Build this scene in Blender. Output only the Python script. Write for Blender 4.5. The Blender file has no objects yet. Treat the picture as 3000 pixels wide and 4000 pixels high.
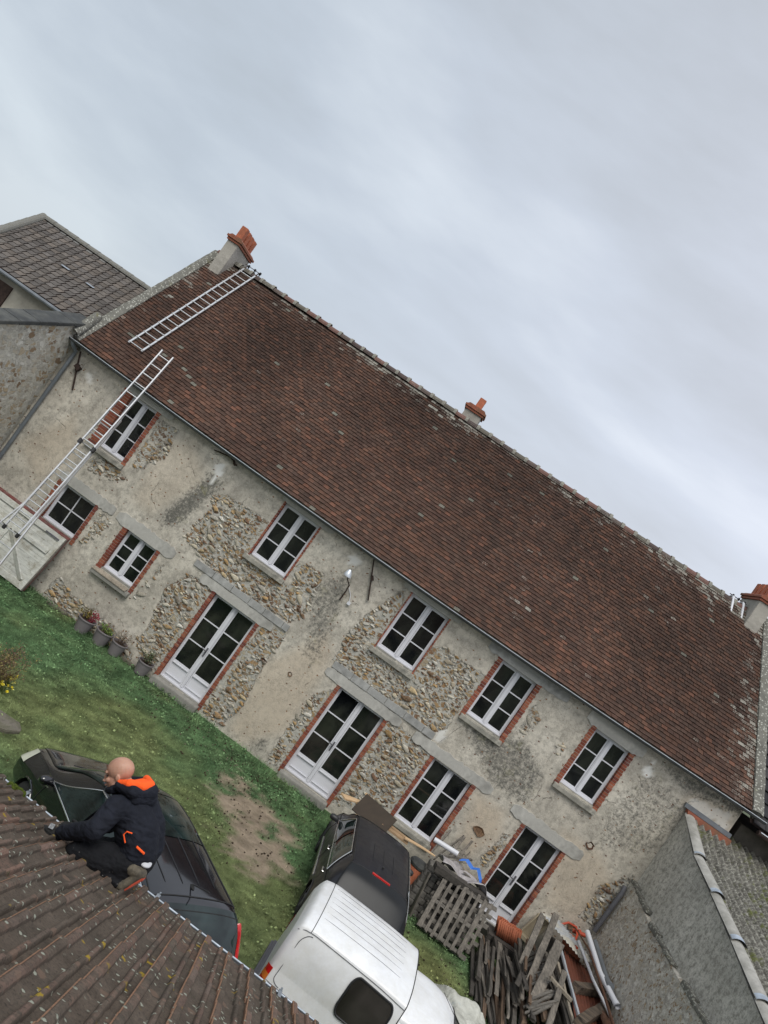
import bpy, bmesh, math, random
import numpy as np
from mathutils import Vector, Matrix, noise as mnoise
R=math.radians; C=bpy.context.scene.collection; SC=bpy.context.scene
random.seed(7); rng=np.random.default_rng(7)
V=Vector
# ---------------------------------------------------------------- camera
CY,CZ=-17.8,6.1
def cam_matrix():
    r,p,y=R(35.0925),R(0.6833),R(5.4)
    def t(X,Y,Z):
        X,Z=X*math.cos(r)-Z*math.sin(r),X*math.sin(r)+Z*math.cos(r)
        Y,Z=Y*math.cos(p)-Z*math.sin(p),Y*math.sin(p)+Z*math.cos(p)
        return V((X*math.cos(y)-Y*math.sin(y),X*math.sin(y)+Y*math.cos(y),Z))
    a,b,c=t(1,0,0),t(0,0,1),-t(0,1,0)
    return Matrix(((a.x,b.x,c.x,0),(a.y,b.y,c.y,CY),(a.z,b.z,c.z,CZ),(0,0,0,1)))
cd=bpy.data.cameras.new('camera'); cam=bpy.data.objects.new('camera',cd); C.objects.link(cam)
cam.matrix_world=cam_matrix(); cd.sensor_fit='HORIZONTAL'; cd.sensor_width=36; cd.lens=36.05
cd.clip_end=3000; cd.clip_start=.05; SC.camera=cam
SC.view_settings.view_transform='Standard'; SC.view_settings.look='None'; SC.view_settings.exposure=0.5; SC.view_settings.gamma=1
SC.render.resolution_x=768; SC.render.resolution_y=1024
# ---------------------------------------------------------------- world: overcast sky
W=bpy.data.worlds.new('World'); SC.world=W; W.use_nodes=True
def world():
    nt=W.node_tree; N=nt.nodes; L=nt.links; N.clear()
    out=N.new('ShaderNodeOutputWorld'); bg=N.new('ShaderNodeBackground'); L.new(bg.outputs[0],out.inputs[0])
    bg.inputs[1].default_value=.1
    sky=N.new('ShaderNodeTexSky'); sky.sky_type='NISHITA'; sky.sun_disc=False; sky.sun_elevation=R(48); sky.sun_rotation=R(200)
    sky.air_density=1; sky.dust_density=3
    tc=N.new('ShaderNodeTexCoord')
    mp=N.new('ShaderNodeMapping'); mp.inputs['Rotation'].default_value=(R(15),R(48),R(20)); mp.inputs['Scale'].default_value=(1.0,1.8,3.4)
    L.new(tc.outputs['Generated'],mp.inputs[0])
    n1=N.new('ShaderNodeTexNoise'); n1.inputs['Scale'].default_value=1.35; n1.inputs['Detail'].default_value=5; n1.inputs['Roughness'].default_value=.45; n1.inputs['Distortion'].default_value=.5
    L.new(mp.outputs[0],n1.inputs['Vector'])
    cr=N.new('ShaderNodeValToRGB'); e=cr.color_ramp.elements
    e[0].position=.30; e[0].color=(4.65,4.9,5.5,1); e[1].position=.72; e[1].color=(6.7,7.05,7.85,1)
    k=e.new(.5); k.color=(5.4,5.75,6.6,1)
    n2=N.new('ShaderNodeTexNoise'); n2.inputs['Scale'].default_value=5.5; n2.inputs['Detail'].default_value=6; n2.inputs['Roughness'].default_value=.55; L.new(mp.outputs[0],n2.inputs['Vector'])
    ad=N.new('ShaderNodeMath'); ad.operation='MULTIPLY_ADD'; ad.inputs[1].default_value=.30; L.new(n2.outputs[0],ad.inputs[0]); sb=N.new('ShaderNodeMath'); sb.operation='SUBTRACT'; sb.inputs[1].default_value=.15; L.new(n1.outputs[0],sb.inputs[0]); L.new(sb.outputs[0],ad.inputs[2]); L.new(ad.outputs[0],cr.inputs[0])
    # the sky is darker and greener to the left of the house
    sx=N.new('ShaderNodeSeparateXYZ'); L.new(tc.outputs['Generated'],sx.inputs[0])
    mr=N.new('ShaderNodeMapRange'); mr.inputs[1].default_value=-.5; mr.inputs[2].default_value=.55; mr.inputs[3].default_value=.0; mr.inputs[4].default_value=1.0
    L.new(sx.outputs[0],mr.inputs[0])
    cg=N.new('ShaderNodeValToRGB'); g=cg.color_ramp.elements; g[0].color=(.74,.775,.755,1); g[1].color=(1.08,1.06,1.04,1)
    L.new(mr.outputs[0],cg.inputs[0])
    mul=N.new('ShaderNodeMix'); mul.data_type='RGBA'; mul.blend_type='MULTIPLY'; mul.inputs[0].default_value=1
    L.new(cr.outputs[0],mul.inputs[6]); L.new(cg.outputs[0],mul.inputs[7])
    mx=N.new('ShaderNodeMix'); mx.data_type='RGBA'; mx.inputs[0].default_value=.9
    L.new(sky.outputs[0],mx.inputs[6]); L.new(mul.outputs[2],mx.inputs[7]); L.new(mx.outputs[2],bg.inputs[0])
world()
sd=bpy.data.lights.new('sun','SUN'); sd.energy=1.5; sd.angle=R(32); sd.color=(1,.965,.9)
sun=bpy.data.objects.new('sun',sd); C.objects.link(sun)
sun.rotation_euler=V((-.06,.66,-1.0)).to_track_quat('-Z','Y').to_euler()
# ---------------------------------------------------------------- materials
def lin(c):
    return tuple((v/12.92 if v<=.04045 else ((v+.055)/1.055)**2.4) for v in c)
class NT:
    def __init__(s,name):
        s.m=bpy.data.materials.new(name); s.m.use_nodes=True; s.t=s.m.node_tree; s.N=s.t.nodes; s.L=s.t.links
        s.b=s.N['Principled BSDF']; s.tc=None
    def n(s,ty,**k):
        x=s.N.new(ty)
        for a,v in k.items():
            if a.startswith('_'): setattr(x,a[1:],v)
            else: x.inputs[a.replace('__',' ')].default_value=v
        return x
    def co(s,scale=(1,1,1),rot=(0,0,0),kind='Object'):
        tc=s.n('ShaderNodeTexCoord'); mp=s.n('ShaderNodeMapping'); mp.inputs['Scale'].default_value=scale; mp.inputs['Rotation'].default_value=rot
        s.L.new(tc.outputs[kind],mp.inputs[0]); return mp.outputs[0]
    def noise(s,vec,scale,detail=4,rough=.55,dist=0):
        x=s.n('ShaderNodeTexNoise'); x.inputs['Scale'].default_value=scale; x.inputs['Detail'].default_value=detail; x.inputs['Roughness'].default_value=rough; x.inputs['Distortion'].default_value=dist
        s.L.new(vec,x.inputs['Vector']); return x.outputs[0]
    def vor(s,vec,scale,feat='F1',out='Distance',rand=1):
        x=s.n('ShaderNodeTexVoronoi'); x.feature=feat; x.inputs['Scale'].default_value=scale; x.inputs['Randomness'].default_value=rand
        s.L.new(vec,x.inputs['Vector']); return x.outputs[out]
    def ramp(s,f,stops):
        x=s.n('ShaderNodeValToRGB'); e=x.color_ramp.elements
        while len(e)<len(stops): e.new(.5)
        for i,(p,c) in enumerate(stops):
            e[i].position=p; e[i].color=(c if len(c)==4 else (*c,1)) if isinstance(c,(tuple,list)) else (c,c,c,1)
        s.L.new(f,x.inputs[0]); return x.outputs[0]
    def val(s,v): x=s.n('ShaderNodeValue'); x.outputs[0].default_value=v; return x.outputs[0]
    def math(s,op,a,b=None,clamp=False):
        x=s.n('ShaderNodeMath'); x.operation=op; x.use_clamp=clamp
        for i,v in enumerate((a,b)):
            if v is None: continue
            if isinstance(v,(int,float)): x.inputs[i].default_value=v
            else: s.L.new(v,x.inputs[i])
        return x.outputs[0]
    def mix(s,f,a,b,mode='MIX'):
        x=s.n('ShaderNodeMix'); x.data_type='RGBA'; x.blend_type=mode
        for i,v in ((0,f),(6,a),(7,b)):
            if isinstance(v,(int,float)): x.inputs[i].default_value=v
            elif isinstance(v,(tuple,list)): x.inputs[i].default_value=(*v,1) if len(v)==3 else v
            else: s.L.new(v,x.inputs[i])
        return x.outputs[2]
    def attr(s,name,out='Color'):
        x=s.n('ShaderNodeAttribute'); x.attribute_name=name; return x.outputs[out]
    def bump(s,h,strength=.5,dist=.01):
        x=s.n('ShaderNodeBump'); x.inputs['Strength'].default_value=strength; x.inputs['Distance'].default_value=dist
        s.L.new(h,x.inputs['Height']); s.L.new(x.outputs[0],s.b.inputs['Normal'])
    def set(s,base=None,rough=None,metal=None,spec=None,coat=None,**k):
        for nm,v in (('Base Color',base),('Roughness',rough),('Metallic',metal),('Specular IOR Level',spec),('Coat Weight',coat)):
            if v is None: continue
            if isinstance(v,(int,float)): s.b.inputs[nm].default_value=v
            elif isinstance(v,(tuple,list)): s.b.inputs[nm].default_value=(*v,1)
            else: s.L.new(v,s.b.inputs[nm])
        return s.m
M={}
def simple(name,col,rough=.6,metal=0,var=.25,scale=6,bump=.2,bd=.004,spec=.5,coat=0,dirt=None,dirtamt=.5):
    t=NT(name); co=t.co(); n=t.noise(co,scale,5,.6)
    dark=tuple(c*(1-var) for c in col); lite=tuple(min(1,c*(1+var)) for c in col)
    c=t.ramp(n,[(.3,dark),(.7,lite)])
    if dirt:
        d=t.ramp(t.noise(co,scale*.45,6,.7),[(.45,0.),(.7,dirtamt)]); c=t.mix(d,c,dirt)
    if bump: t.bump(t.noise(co,scale*6,4),bump,bd)
    M[name]=t.set(c,rough,metal,spec,coat); return M[name]
def wood(name,c1,c2,axis=0,scale=1,rough=.8):
    t=NT(name); sc=[18*scale]*3; sc[axis]=1.2*scale; co=t.co(tuple(sc)); n=t.noise(co,1.6,6,.65,.4)
    n2=t.noise(t.co((1,1,1)),2.3,5,.7); c=t.ramp(n,[(.3,c1),(.62,c2)]); c=t.mix(t.ramp(n2,[(.42,0.),(.68,.55)]),c,tuple(x*.45 for x in c1))
    t.bump(n,.6,.006); M[name]=t.set(c,rough); return M[name]
# tiles carrying their own colour, with lichen on top
def tilemat(name,lich=.62,lcol=(.36,.35,.29),moss=None,scale=1.0,bs=.5):
    t=NT(name); co=t.co(); col=t.attr('Col')
    n=t.noise(co,9*scale,6,.7); c=t.mix(t.ramp(n,[(.35,.0),(.7,.55)]),col,t.mix(1,col,(.35,.35,.35),'MULTIPLY'))
    n3=t.noise(co,60*scale,3,.6); c=t.mix(t.ramp(n3,[(.35,0.),(.8,.5)]),c,t.mix(1,c,(1.7,1.6,1.5),'MULTIPLY'))
    amt=t.attr('Lich','Fac')
    l=t.noise(co,38*scale,5,.75); l=t.math('ADD',l,t.math('MULTIPLY',amt,.22)); c=t.mix(t.ramp(l,[(lich,0.),(lich+.05,.85)]),c,lcol)
    if moss: m=t.noise(co,5*scale,6,.75); c=t.mix(t.ramp(m,[(.56,0.),(.68,.8)]),c,moss)
    t.bump(t.math('ADD',n,t.math('MULTIPLY',n3,.6)),bs,.008); M[name]=t.set(c,.9,spec=.25); return M[name]
tilemat('main_tile',.74,(.30,.29,.25),bs=.35); tilemat('dark_tile',.75,(.2,.2,.19)); 
def fgtile():
    t=NT('mech_tile'); co=t.co(); col=t.attr('Col')
    n=t.noise(co,4.5,6,.72); n3=t.noise(co,70,4,.65); n2=t.noise(co,14,6,.7)
    grime=t.attr('Lich','Fac')
    g=t.math('ADD',n2,t.math('MULTIPLY',grime,.30))
    c=t.mix(t.ramp(g,[(.36,0.),(.66,.9)]),col,t.ramp(n,[(.3,(.048,.040,.031)),(.7,(.112,.092,.073))]))
    c=t.mix(t.ramp(n3,[(.40,0.),(.75,.42)]),c,t.mix(1,c,(2.0,1.9,1.8),'MULTIPLY'))
    c=t.mix(t.ramp(n3,[(.30,.55),(.42,0.)]),c,(.012,.011,.01))
    v=t.vor(co,17); vm=t.math('ADD',v,t.math('MULTIPLY',t.noise(co,45,4,.7),.36))
    gate=t.noise(co,2.6,3,.6)
    lm=t.math('MULTIPLY',t.ramp(vm,[(.36,1.),(.40,0.)]),t.ramp(gate,[(.40,0.),(.46,1.)]))
    c=t.mix(lm,c,(.30,.31,.25))
    v2=t.vor(t.co((1,1,1),(.4,.2,1.1)),7); vm2=t.math('ADD',v2,t.math('MULTIPLY',t.noise(co,38,4,.7),.38)); gate2=t.noise(t.co((1,1,1),(1,0,0)),1.9,3,.6)
    c=t.mix(t.math('MULTIPLY',t.ramp(vm2,[(.33,1.),(.36,0.)]),t.ramp(gate2,[(.49,0.),(.54,1.)])),c,(.30,.21,.03))
    v3=t.vor(t.co((1,1,1),(0,.5,.3)),5.0); vm3=t.math('ADD',v3,t.math('MULTIPLY',t.noise(co,20,4,.7),.3))
    c=t.mix(t.ramp(vm3,[(.29,.7),(.33,0.)]),c,(.17,.115,.085))
    ms=t.noise(t.co((1,1,1),(0,0,2)),6,6,.8); c=t.mix(t.ramp(ms,[(.64,0.),(.70,.7)]),c,(.045,.06,.02))
    t.bump(t.math('ADD',n3,t.math('ADD',n2,lm)),.75,.006); M['mech_tile']=t.set(c,.92,spec=.2)
fgtile()
def facade():
    t=NT('facade_render'); co=t.co(); at=t.attr('Msk'); sp=t.n('ShaderNodeSeparateColor'); t.L.new(at,sp.inputs[0])
    st,stain,warm=sp.outputs[0],sp.outputs[1],sp.outputs[2]; white=t.attr('Wht','Fac')
    # plaster
    n1=t.noise(co,.9,7,.62,.3); n2=t.noise(co,7,7,.7); n3=t.noise(co,38,5,.7)
    pl=t.ramp(n1,[(.30,(.38,.35,.30)),(.5,(.53,.49,.415)),(.7,(.66,.62,.535))])
    pl=t.mix(t.ramp(n2,[(.36,.75),(.52,0.)]),pl,(.27,.25,.215))
    pl=t.mix(t.ramp(n2,[(.56,0.),(.72,.6)]),pl,(.58,.55,.48)); pl=t.mix(t.ramp(t.noise(t.co((1,1,1),(3,0,0)),2.6,8,.8),[(.50,0.),(.56,.45),(.62,.0)]),pl,(.26,.245,.21))
    pl=t.mix(t.math('MULTIPLY',warm,t.ramp(n2,[(.2,.5),(.7,1.)])),pl,(.54,.455,.35))
    sn=t.noise(co,11,8,.8); sm=t.ramp(t.math('ADD',t.math('MULTIPLY',stain,.26),sn),[(.60,0.),(.76,.85)])
    pl=t.mix(sm,pl,(.085,.085,.075))
    y=t.noise(t.co((1,1,1),(0,0,3)),3.4,6,.75); pl=t.mix(t.math('MULTIPLY',t.ramp(y,[(.56,0.),(.7,.5)]),stain),pl,(.23,.22,.08))
    # fine cracks
    dv=t.n('ShaderNodeVectorMath'); dv.operation='ADD'; ns=t.n('ShaderNodeTexNoise'); ns.inputs['Scale'].default_value=2.4; ns.inputs['Detail'].default_value=5; t.L.new(co,ns.inputs['Vector'])
    sc_=t.n('ShaderNodeVectorMath'); sc_.operation='SCALE'; sc_.inputs['Scale'].default_value=.45; t.L.new(ns.outputs['Color'],sc_.inputs[0]); t.L.new(co,dv.inputs[0]); t.L.new(sc_.outputs[0],dv.inputs[1])
    ck=t.vor(dv.outputs[0],.85,'DISTANCE_TO_EDGE'); cm=t.math('MULTIPLY',t.ramp(ck,[(.002,.8),(.007,0.)]),t.ramp(t.noise(co,1.7,3),[(.54,0.),(.62,.7)]))
    pl=t.mix(cm,pl,(.07,.06,.05))
    pl=t.mix(t.ramp(n3,[(.30,.55),(.45,0.)]),pl,t.mix(1,pl,(.5,.48,.44),'MULTIPLY')); pl=t.mix(t.ramp(n3,[(.58,0.),(.75,.5)]),pl,(.68,.65,.57))
    hh=t.noise(t.co((1,1,1),(0,2,1)),1.6,9,.85,.2); pl=t.mix(t.ramp(hh,[(.545,0.),(.56,.6),(.575,.1),(.60,.0)]),pl,(.17,.155,.13))
    pl=t.mix(white,pl,(.74,.73,.69))
    # rubble stones in mortar
    d2=t.n('ShaderNodeVectorMath'); d2.operation='ADD'; ns2=t.n('ShaderNodeTexNoise'); ns2.inputs['Scale'].default_value=3.6; ns2.inputs['Detail'].default_value=6; ns2.inputs['Roughness'].default_value=.65; t.L.new(co,ns2.inputs['Vector'])
    sc2=t.n('ShaderNodeVectorMath'); sc2.operation='SCALE'; sc2.inputs['Scale'].default_value=.30; t.L.new(ns2.outputs['Color'],sc2.inputs[0]); t.L.new(co,d2.inputs[0]); t.L.new(sc2.outputs[0],d2.inputs[1])
    mp=t.n('ShaderNodeMapping'); mp.inputs['Scale'].default_value=(1,1,1.95); mp.inputs['Rotation'].default_value=(0,R(-7),0); t.L.new(d2.outputs[0],mp.inputs[0]); vec=mp.outputs[0]
    ed=t.vor(vec,6.6,'DISTANCE_TO_EDGE'); cell=t.vor(vec,6.6,'F1','Color'); f1=t.vor(vec,6.6)
    cs=t.n('ShaderNodeSeparateColor'); t.L.new(cell,cs.inputs[0])
    stone=t.ramp(cs.outputs[0],[(0,(.12,.06,.032)),(.14,(.24,.125,.055)),(.3,(.38,.225,.09)),(.46,(.45,.32,.16)),(.6,(.26,.19,.125)),(.72,(.50,.43,.29)),(.88,(.68,.64,.55))])
    stone=t.mix(t.ramp(t.noise(co,16,6,.75),[(.33,.75),(.66,0.)]),stone,t.mix(1,stone,(.38,.34,.30),'MULTIPLY'))
    stone=t.mix(t.ramp(t.noise(t.co((1,1,1),(1,1,1)),13,5,.7),[(.52,0.),(.7,.6)]),stone,(.50,.46,.36))
    mort=t.ramp(n2,[(.3,(.32,.31,.275)),(.7,(.54,.52,.46))])
    size=t.math('MULTIPLY',cs.outputs[1],.17)    # each stone shows a different share of its face
    sm2=t.math('SUBTRACT',ed,size); sm2=t.math('SUBTRACT',sm2,t.math('MULTIPLY',t.noise(co,20,5,.7),.07))
    smask=t.ramp(sm2,[(.012,0.),(.030,1.)])
    wallc=t.mix(t.math('MULTIPLY',smask,.9),mort,stone)
    crev=t.ramp(sm2,[(-.035,.0),(.004,.9),(.022,0.)]); wallc=t.mix(t.math('MULTIPLY',crev,t.ramp(t.noise(co,7,4,.7),[(.45,0.),(.6,1.)])),wallc,(.05,.042,.03))
    # where the render has fallen off
    edge=t.math('ADD',st,t.math('MULTIPLY',t.math('SUBTRACT',t.noise(co,3.0,8,.78),.5),1.7))
    stm=t.ramp(edge,[(.50,0.),(.53,1.)])
    rim=t.ramp(edge,[(.475,0.),(.51,.7),(.53,0.)])
    # single stones showing through the render
    pk=t.vor(t.co((1,1,1.5),(0,.1,0)),7.5,'F1','Distance'); pkc=t.vor(t.co((1,1,1.5),(0,.1,0)),7.5,'F1','Color'); pks=t.n('ShaderNodeSeparateColor'); t.L.new(pkc,pks.inputs[0])
    pm=t.math('ADD',pk,t.math('MULTIPLY',t.noise(co,30,4,.7),.5)); zn=t.noise(co,.55,3)
    pmask=t.math('MULTIPLY',t.ramp(pm,[(.38,1.),(.44,0.)]),t.math('GREATER_THAN',t.math('ADD',pks.outputs[0],t.math('MULTIPLY',zn,.7)),.95))
    pl=t.mix(pmask,pl,t.ramp(pks.outputs[1],[(0,(.10,.045,.03)),(1,(.22,.12,.06))]))
    c=t.mix(rim,pl,(.10,.09,.07)); c=t.mix(stm,c,wallc)
    low=t.math('MULTIPLY',stm,t.math('ADD',t.math('MULTIPLY',smask,1.0),t.math('MULTIPLY',t.noise(co,26,4),.35)))
    hp=t.math('MULTIPLY',t.math('SUBTRACT',1.0,stm),t.math('ADD',.75,t.math('ADD',t.math('MULTIPLY',n2,.35),t.math('MULTIPLY',n3,.12))))
    h=t.math('ADD',low,hp); h=t.math('SUBTRACT',h,t.math('MULTIPLY',cm,.6))
    t.bump(h,.9,.03); M['facade_render']=t.set(c,.93,spec=.2)
facade()
def rubble(name,stain=.4,s=7.5,c0=(.27,.25,.215)):
    t=NT(name); co=t.co(); n2=t.noise(co,6,6,.7)
    d2=t.n('ShaderNodeVectorMath'); d2.operation='ADD'; ns2=t.n('ShaderNodeTexNoise'); ns2.inputs['Scale'].default_value=4; ns2.inputs['Detail'].default_value=6; ns2.inputs['Roughness'].default_value=.7; t.L.new(co,ns2.inputs['Vector'])
    sc2=t.n('ShaderNodeVectorMath'); sc2.operation='SCALE'; sc2.inputs['Scale'].default_value=.34; t.L.new(ns2.outputs['Color'],sc2.inputs[0]); t.L.new(co,d2.inputs[0]); t.L.new(sc2.outputs[0],d2.inputs[1])
    mp=t.n('ShaderNodeMapping'); mp.inputs['Scale'].default_value=(1,1,1.6); t.L.new(d2.outputs[0],mp.inputs[0]); v=mp.outputs[0]
    ed=t.vor(v,s,'DISTANCE_TO_EDGE'); cell=t.vor(v,s,'F1','Color'); cs=t.n('ShaderNodeSeparateColor'); t.L.new(cell,cs.inputs[0])
    stone=t.ramp(cs.outputs[0],[(0,(.24,.16,.10)),(.25,(.46,.36,.24)),(.5,(.55,.51,.43)),(.72,(.38,.35,.31)),(.9,(.74,.71,.64))])
    stone=t.mix(t.ramp(t.noise(co,18,6,.8),[(.34,.5),(.52,0.)]),stone,(.18,.155,.12))
    e2=t.math('SUBTRACT',ed,t.math('MULTIPLY',cs.outputs[1],.16)); m=t.ramp(t.math('SUBTRACT',e2,t.math('MULTIPLY',t.noise(co,22,5,.75),.06)),[(-.005,0.),(.02,1.)])
    mort=t.ramp(n2,[(.3,tuple(x*.72 for x in c0)),(.7,tuple(x*1.2 for x in c0))])
    c=t.mix(m,mort,stone); pl=t.ramp(t.noise(co,.75,6,.65),[(.50,0.),(.55,1.)])
    c=t.mix(t.math('MULTIPLY',pl,stain),c,mort)
    t.bump(t.math('ADD',m,t.math('MULTIPLY',t.noise(co,30,4),.5)),.9,.03); M[name]=t.set(c,.95,spec=.15)
rubble('rubble',.5,6.0,(.58,.55,.48)); rubble('rubble_annex',.15,10.5,(.62,.59,.52))
def blocks():
    t=NT('block_wall'); co=t.co((1,1,1),(0,0,R(90))); br=t.n('ShaderNodeTexBrick'); br.inputs['Scale'].default_value=1
    br.inputs['Brick Width'].default_value=.5; br.inputs['Row Height'].default_value=.2; br.inputs['Mortar Size'].default_value=.006; br.inputs['Mortar Smooth'].default_value=.6
    cb=t.n('ShaderNodeCombineXYZ'); s=t.n('ShaderNodeSeparateXYZ'); t.L.new(t.co(),s.inputs[0]); t.L.new(s.outputs[1],cb.inputs[0]); t.L.new(s.outputs[2],cb.inputs[1]); t.L.new(cb.outputs[0],br.inputs['Vector'])
    n=t.noise(t.co(),1.3,7,.65); n2=t.noise(t.co(),9,6,.75)
    c=t.ramp(n,[(.3,(.40,.385,.34)),(.7,(.68,.655,.59))]); c=t.mix(t.ramp(n2,[(.38,.85),(.54,0.)]),c,(.24,.23,.20)); c=t.mix(t.ramp(t.noise(t.co(),30,4,.7),[(.36,.6),(.5,0.)]),c,(.2,.19,.165)); c=t.mix(t.ramp(n2,[(.62,0.),(.72,.55)]),c,(.58,.56,.50))
    c=t.mix(t.math('MULTIPLY',br.outputs['Fac'],.6),c,(.55,.53,.47)); sp=t.ramp(t.vor(t.co(),26),[(.10,.8),(.15,0.)]); c=t.mix(t.math('MULTIPLY',sp,t.ramp(t.noise(t.co(),3,3),[(.5,0.),(.6,1.)])),c,(.52,.52,.47))
    t.bump(t.math('ADD',n2,t.math('MULTIPLY',br.outputs['Fac'],.3)),.5,.01); M['block_wall']=t.set(c,.95,spec=.2)
blocks()
simple('cement',(.27,.262,.235),.92,0,.22,5,.5,.008,.2,dirt=(.13,.125,.11),dirtamt=.6)
simple('sill_stone',(.33,.315,.27),.92,0,.25,9,.5,.006,.2,dirt=(.10,.10,.09),dirtamt=.8)
simple('lintel',(.44,.43,.395),.92,0,.16,4,.4,.006,.2,dirt=(.17,.165,.15),dirtamt=.6)
simple('grey_beam',(.36,.36,.345),.92,0,.2,5,.4,.006,.2,dirt=(.11,.11,.105),dirtamt=.5)
simple('white_pvc',(.67,.675,.71),.35,0,.03,3,0)
simple('white_pvc_grey',(.62,.63,.66),.4,0,.06,3,0)
simple('zinc',(.36,.39,.42),.42,.55,.2,4,.1,.002)
simple('zinc_dull',(.36,.41,.47),.5,.2,.25,9,.1,.002)
simple('zinc_bright',(.60,.64,.68),.35,.4,.15,4,.1,.002)
simple('pipe_grey',(.16,.175,.19),.5,.1,.2,4,.1,.002)
simple('alu',(.66,.67,.68),.34,.7,.1,9,.1,.001)
simple('rust',(.10,.048,.028),.85,.2,.4,14,.5,.003)
simple('rust_iron',(.045,.028,.022),.85,.2,.4,14,.5,.003)
simple('terracotta',(.42,.13,.065),.8,0,.2,8,.3,.003,dirt=(.16,.07,.04),dirtamt=.5)
simple('pot_brick',(.30,.095,.055),.85,0,.3,9,.5,.004,dirt=(.10,.09,.05),dirtamt=.8)
simple('chimney_render',(.40,.375,.33),.9,0,.15,3.5,.3,.004,dirt=(.13,.12,.10),dirtamt=.75)
simple('black_plastic',(.02,.02,.022),.5,0,.2,6,0)
simple('rubber',(.018,.018,.018),.85,0,.3,10,.3,.003)
simple('pot_plastic',(.20,.18,.185),.6,0,.12,4,.1,.002,dirt=(.12,.11,.10),dirtamt=.4)
simple('slab_dark',(.16,.145,.12),.95,0,.3,8,.6,.01,.1,dirt=(.06,.065,.03),dirtamt=.8)
simple('soil',(.05,.035,.025),1,0,.4,20,.8,.01)
simple('bark',(.09,.06,.04),.95,0,.4,15,.8,.01)
simple('ply',(.58,.40,.23),.75,0,.15,5,.2,.002)
simple('cardboard',(.33,.22,.125),.85,0,.15,5,.2,.002)
simple('tray_plastic',(.48,.41,.29),.6,0,.12,3,.1,.002,dirt=(.25,.19,.13),dirtamt=.5)
simple('orange_pipe',(.50,.075,.035),.5,0,.15,4,0)
simple('blue_strap',(.04,.16,.55),.55,0,.2,8,.2,.002)
simple('grey_plank',(.13,.115,.10),.9)
wood('old_wood',(.075,.068,.058),(.21,.19,.165),0); wood('old_wood_z',(.07,.062,.053),(.22,.195,.165),2); wood('old_wood_y',(.075,.068,.058),(.235,.205,.17),1)
wood('dark_wood_y',(.022,.019,.016),(.075,.065,.055),1); wood('brown_wood_y',(.07,.045,.03),(.17,.11,.07),1); wood('charred',(.012,.010,.009),(.16,.12,.085),0,.5); wood('dark_wood',(.022,.019,.016),(.085,.075,.065),0); wood('pale_wood',(.18,.155,.12),(.38,.33,.26),2); wood('brown_wood',(.10,.055,.03),(.24,.14,.075),2)
def gatepaint():
    t=NT('gate_paint'); co=t.co((2,10,14)); n=t.noise(co,1.5,7,.7); n2=t.noise(t.co(),3,7,.75)
    c=t.ramp(n,[(.3,(.38,.385,.35)),(.7,(.64,.645,.59))]); c=t.mix(t.ramp(n2,[(.48,0.),(.66,.7)]),c,(.22,.19,.12)); c=t.mix(t.ramp(t.noise(t.co(),12,5,.8),[(.60,0.),(.68,.7)]),c,(.08,.06,.045))
    t.bump(n,.5,.004); M['gate_paint']=t.set(c,.7)
gatepaint()
simple('red_paint',(.13,.035,.03),.7,0,.3,8,.4,.003,dirt=(.3,.28,.25),dirtamt=.35)
def brickmat():
    t=NT('brick'); c=t.attr('Col'); n=t.noise(t.co(),22,5,.7); c=t.mix(t.ramp(n,[(.35,.5),(.6,0.)]),c,t.mix(1,c,(.55,.5,.5),'MULTIPLY')); c=t.mix(t.ramp(t.noise(t.co(),7,5,.7),[(.58,0.),(.75,.35)]),c,(.42,.38,.33))
    t.bump(n,.5,.004); M['brick']=t.set(c,.9,spec=.2)
brickmat()
simple('joint_mortar',(.40,.36,.30),.95,0,.15,12,.5,.004,.2)
def glass(name,base=(.010,.012,.013),rough=.04,var=(.03,.028,.028)):
    t=NT(name); n=t.noise(t.co((1,1,.6)),2.2,3,.5,.4); c=t.ramp(n,[(.40,base),(.75,var)]); M[name]=t.set(c,rough,spec=.55)  # blotches in the base colour stand for reflections and the interior behind
glass('window_glass',(.006,.007,.008),.05,(.035,.038,.03)); glass('car_glass',(.004,.008,.008),.03,(.03,.05,.048)); simple('tinted_glass',(.012,.013,.014),.35,0,.2,5,0,spec=.25)
glass('van_glass',(.02,.018,.015),.08,(.05,.045,.04))
def paint(name,col,rough=.22,metal=.0,fl=0.0,dirt=None,da=.3,coat=.8):
    t=NT(name); c=col
    co=t.co(); n=t.noise(co,2.5,5,.7)
    c=t.ramp(n,[(.3,tuple(x*.9 for x in col)),(.7,tuple(min(1,x*1.08) for x in col))])
    if dirt: c=t.mix(t.ramp(t.noise(co,4,7,.75),[(.4,0.),(.75,da)]),c,dirt)
    r=t.ramp(t.noise(co,7,5,.7),[(.3,rough*.8),(.75,rough*1.6)])
    M[name]=t.set(c,r,metal,coat=coat); t.b.inputs['Coat Roughness'].default_value=.06
paint('black_paint',(.004,.004,.006),.14,.0,dirt=(.02,.018,.016),da=.08,coat=1.0); paint('navy_paint',(.006,.006,.010),.4,0,dirt=(.022,.02,.02),da=.3,coat=.15); paint('white_paint',(.78,.79,.80),.35,0,dirt=(.50,.47,.36),da=.35,coat=.3)
simple('chrome',(.7,.7,.7),.2,.9,.05,5,0)
simple('red_lens',(.5,.012,.012),.2,0,.2,8,0,coat=.5); simple('orange_lens',(.6,.17,.03),.2,0,.1,8,0); simple('pale_lens',(.55,.56,.46),.2,0,.15,5,0,coat=.6)
simple('grey_strip',(.10,.10,.11),.5,0,.1,5,0)
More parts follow.
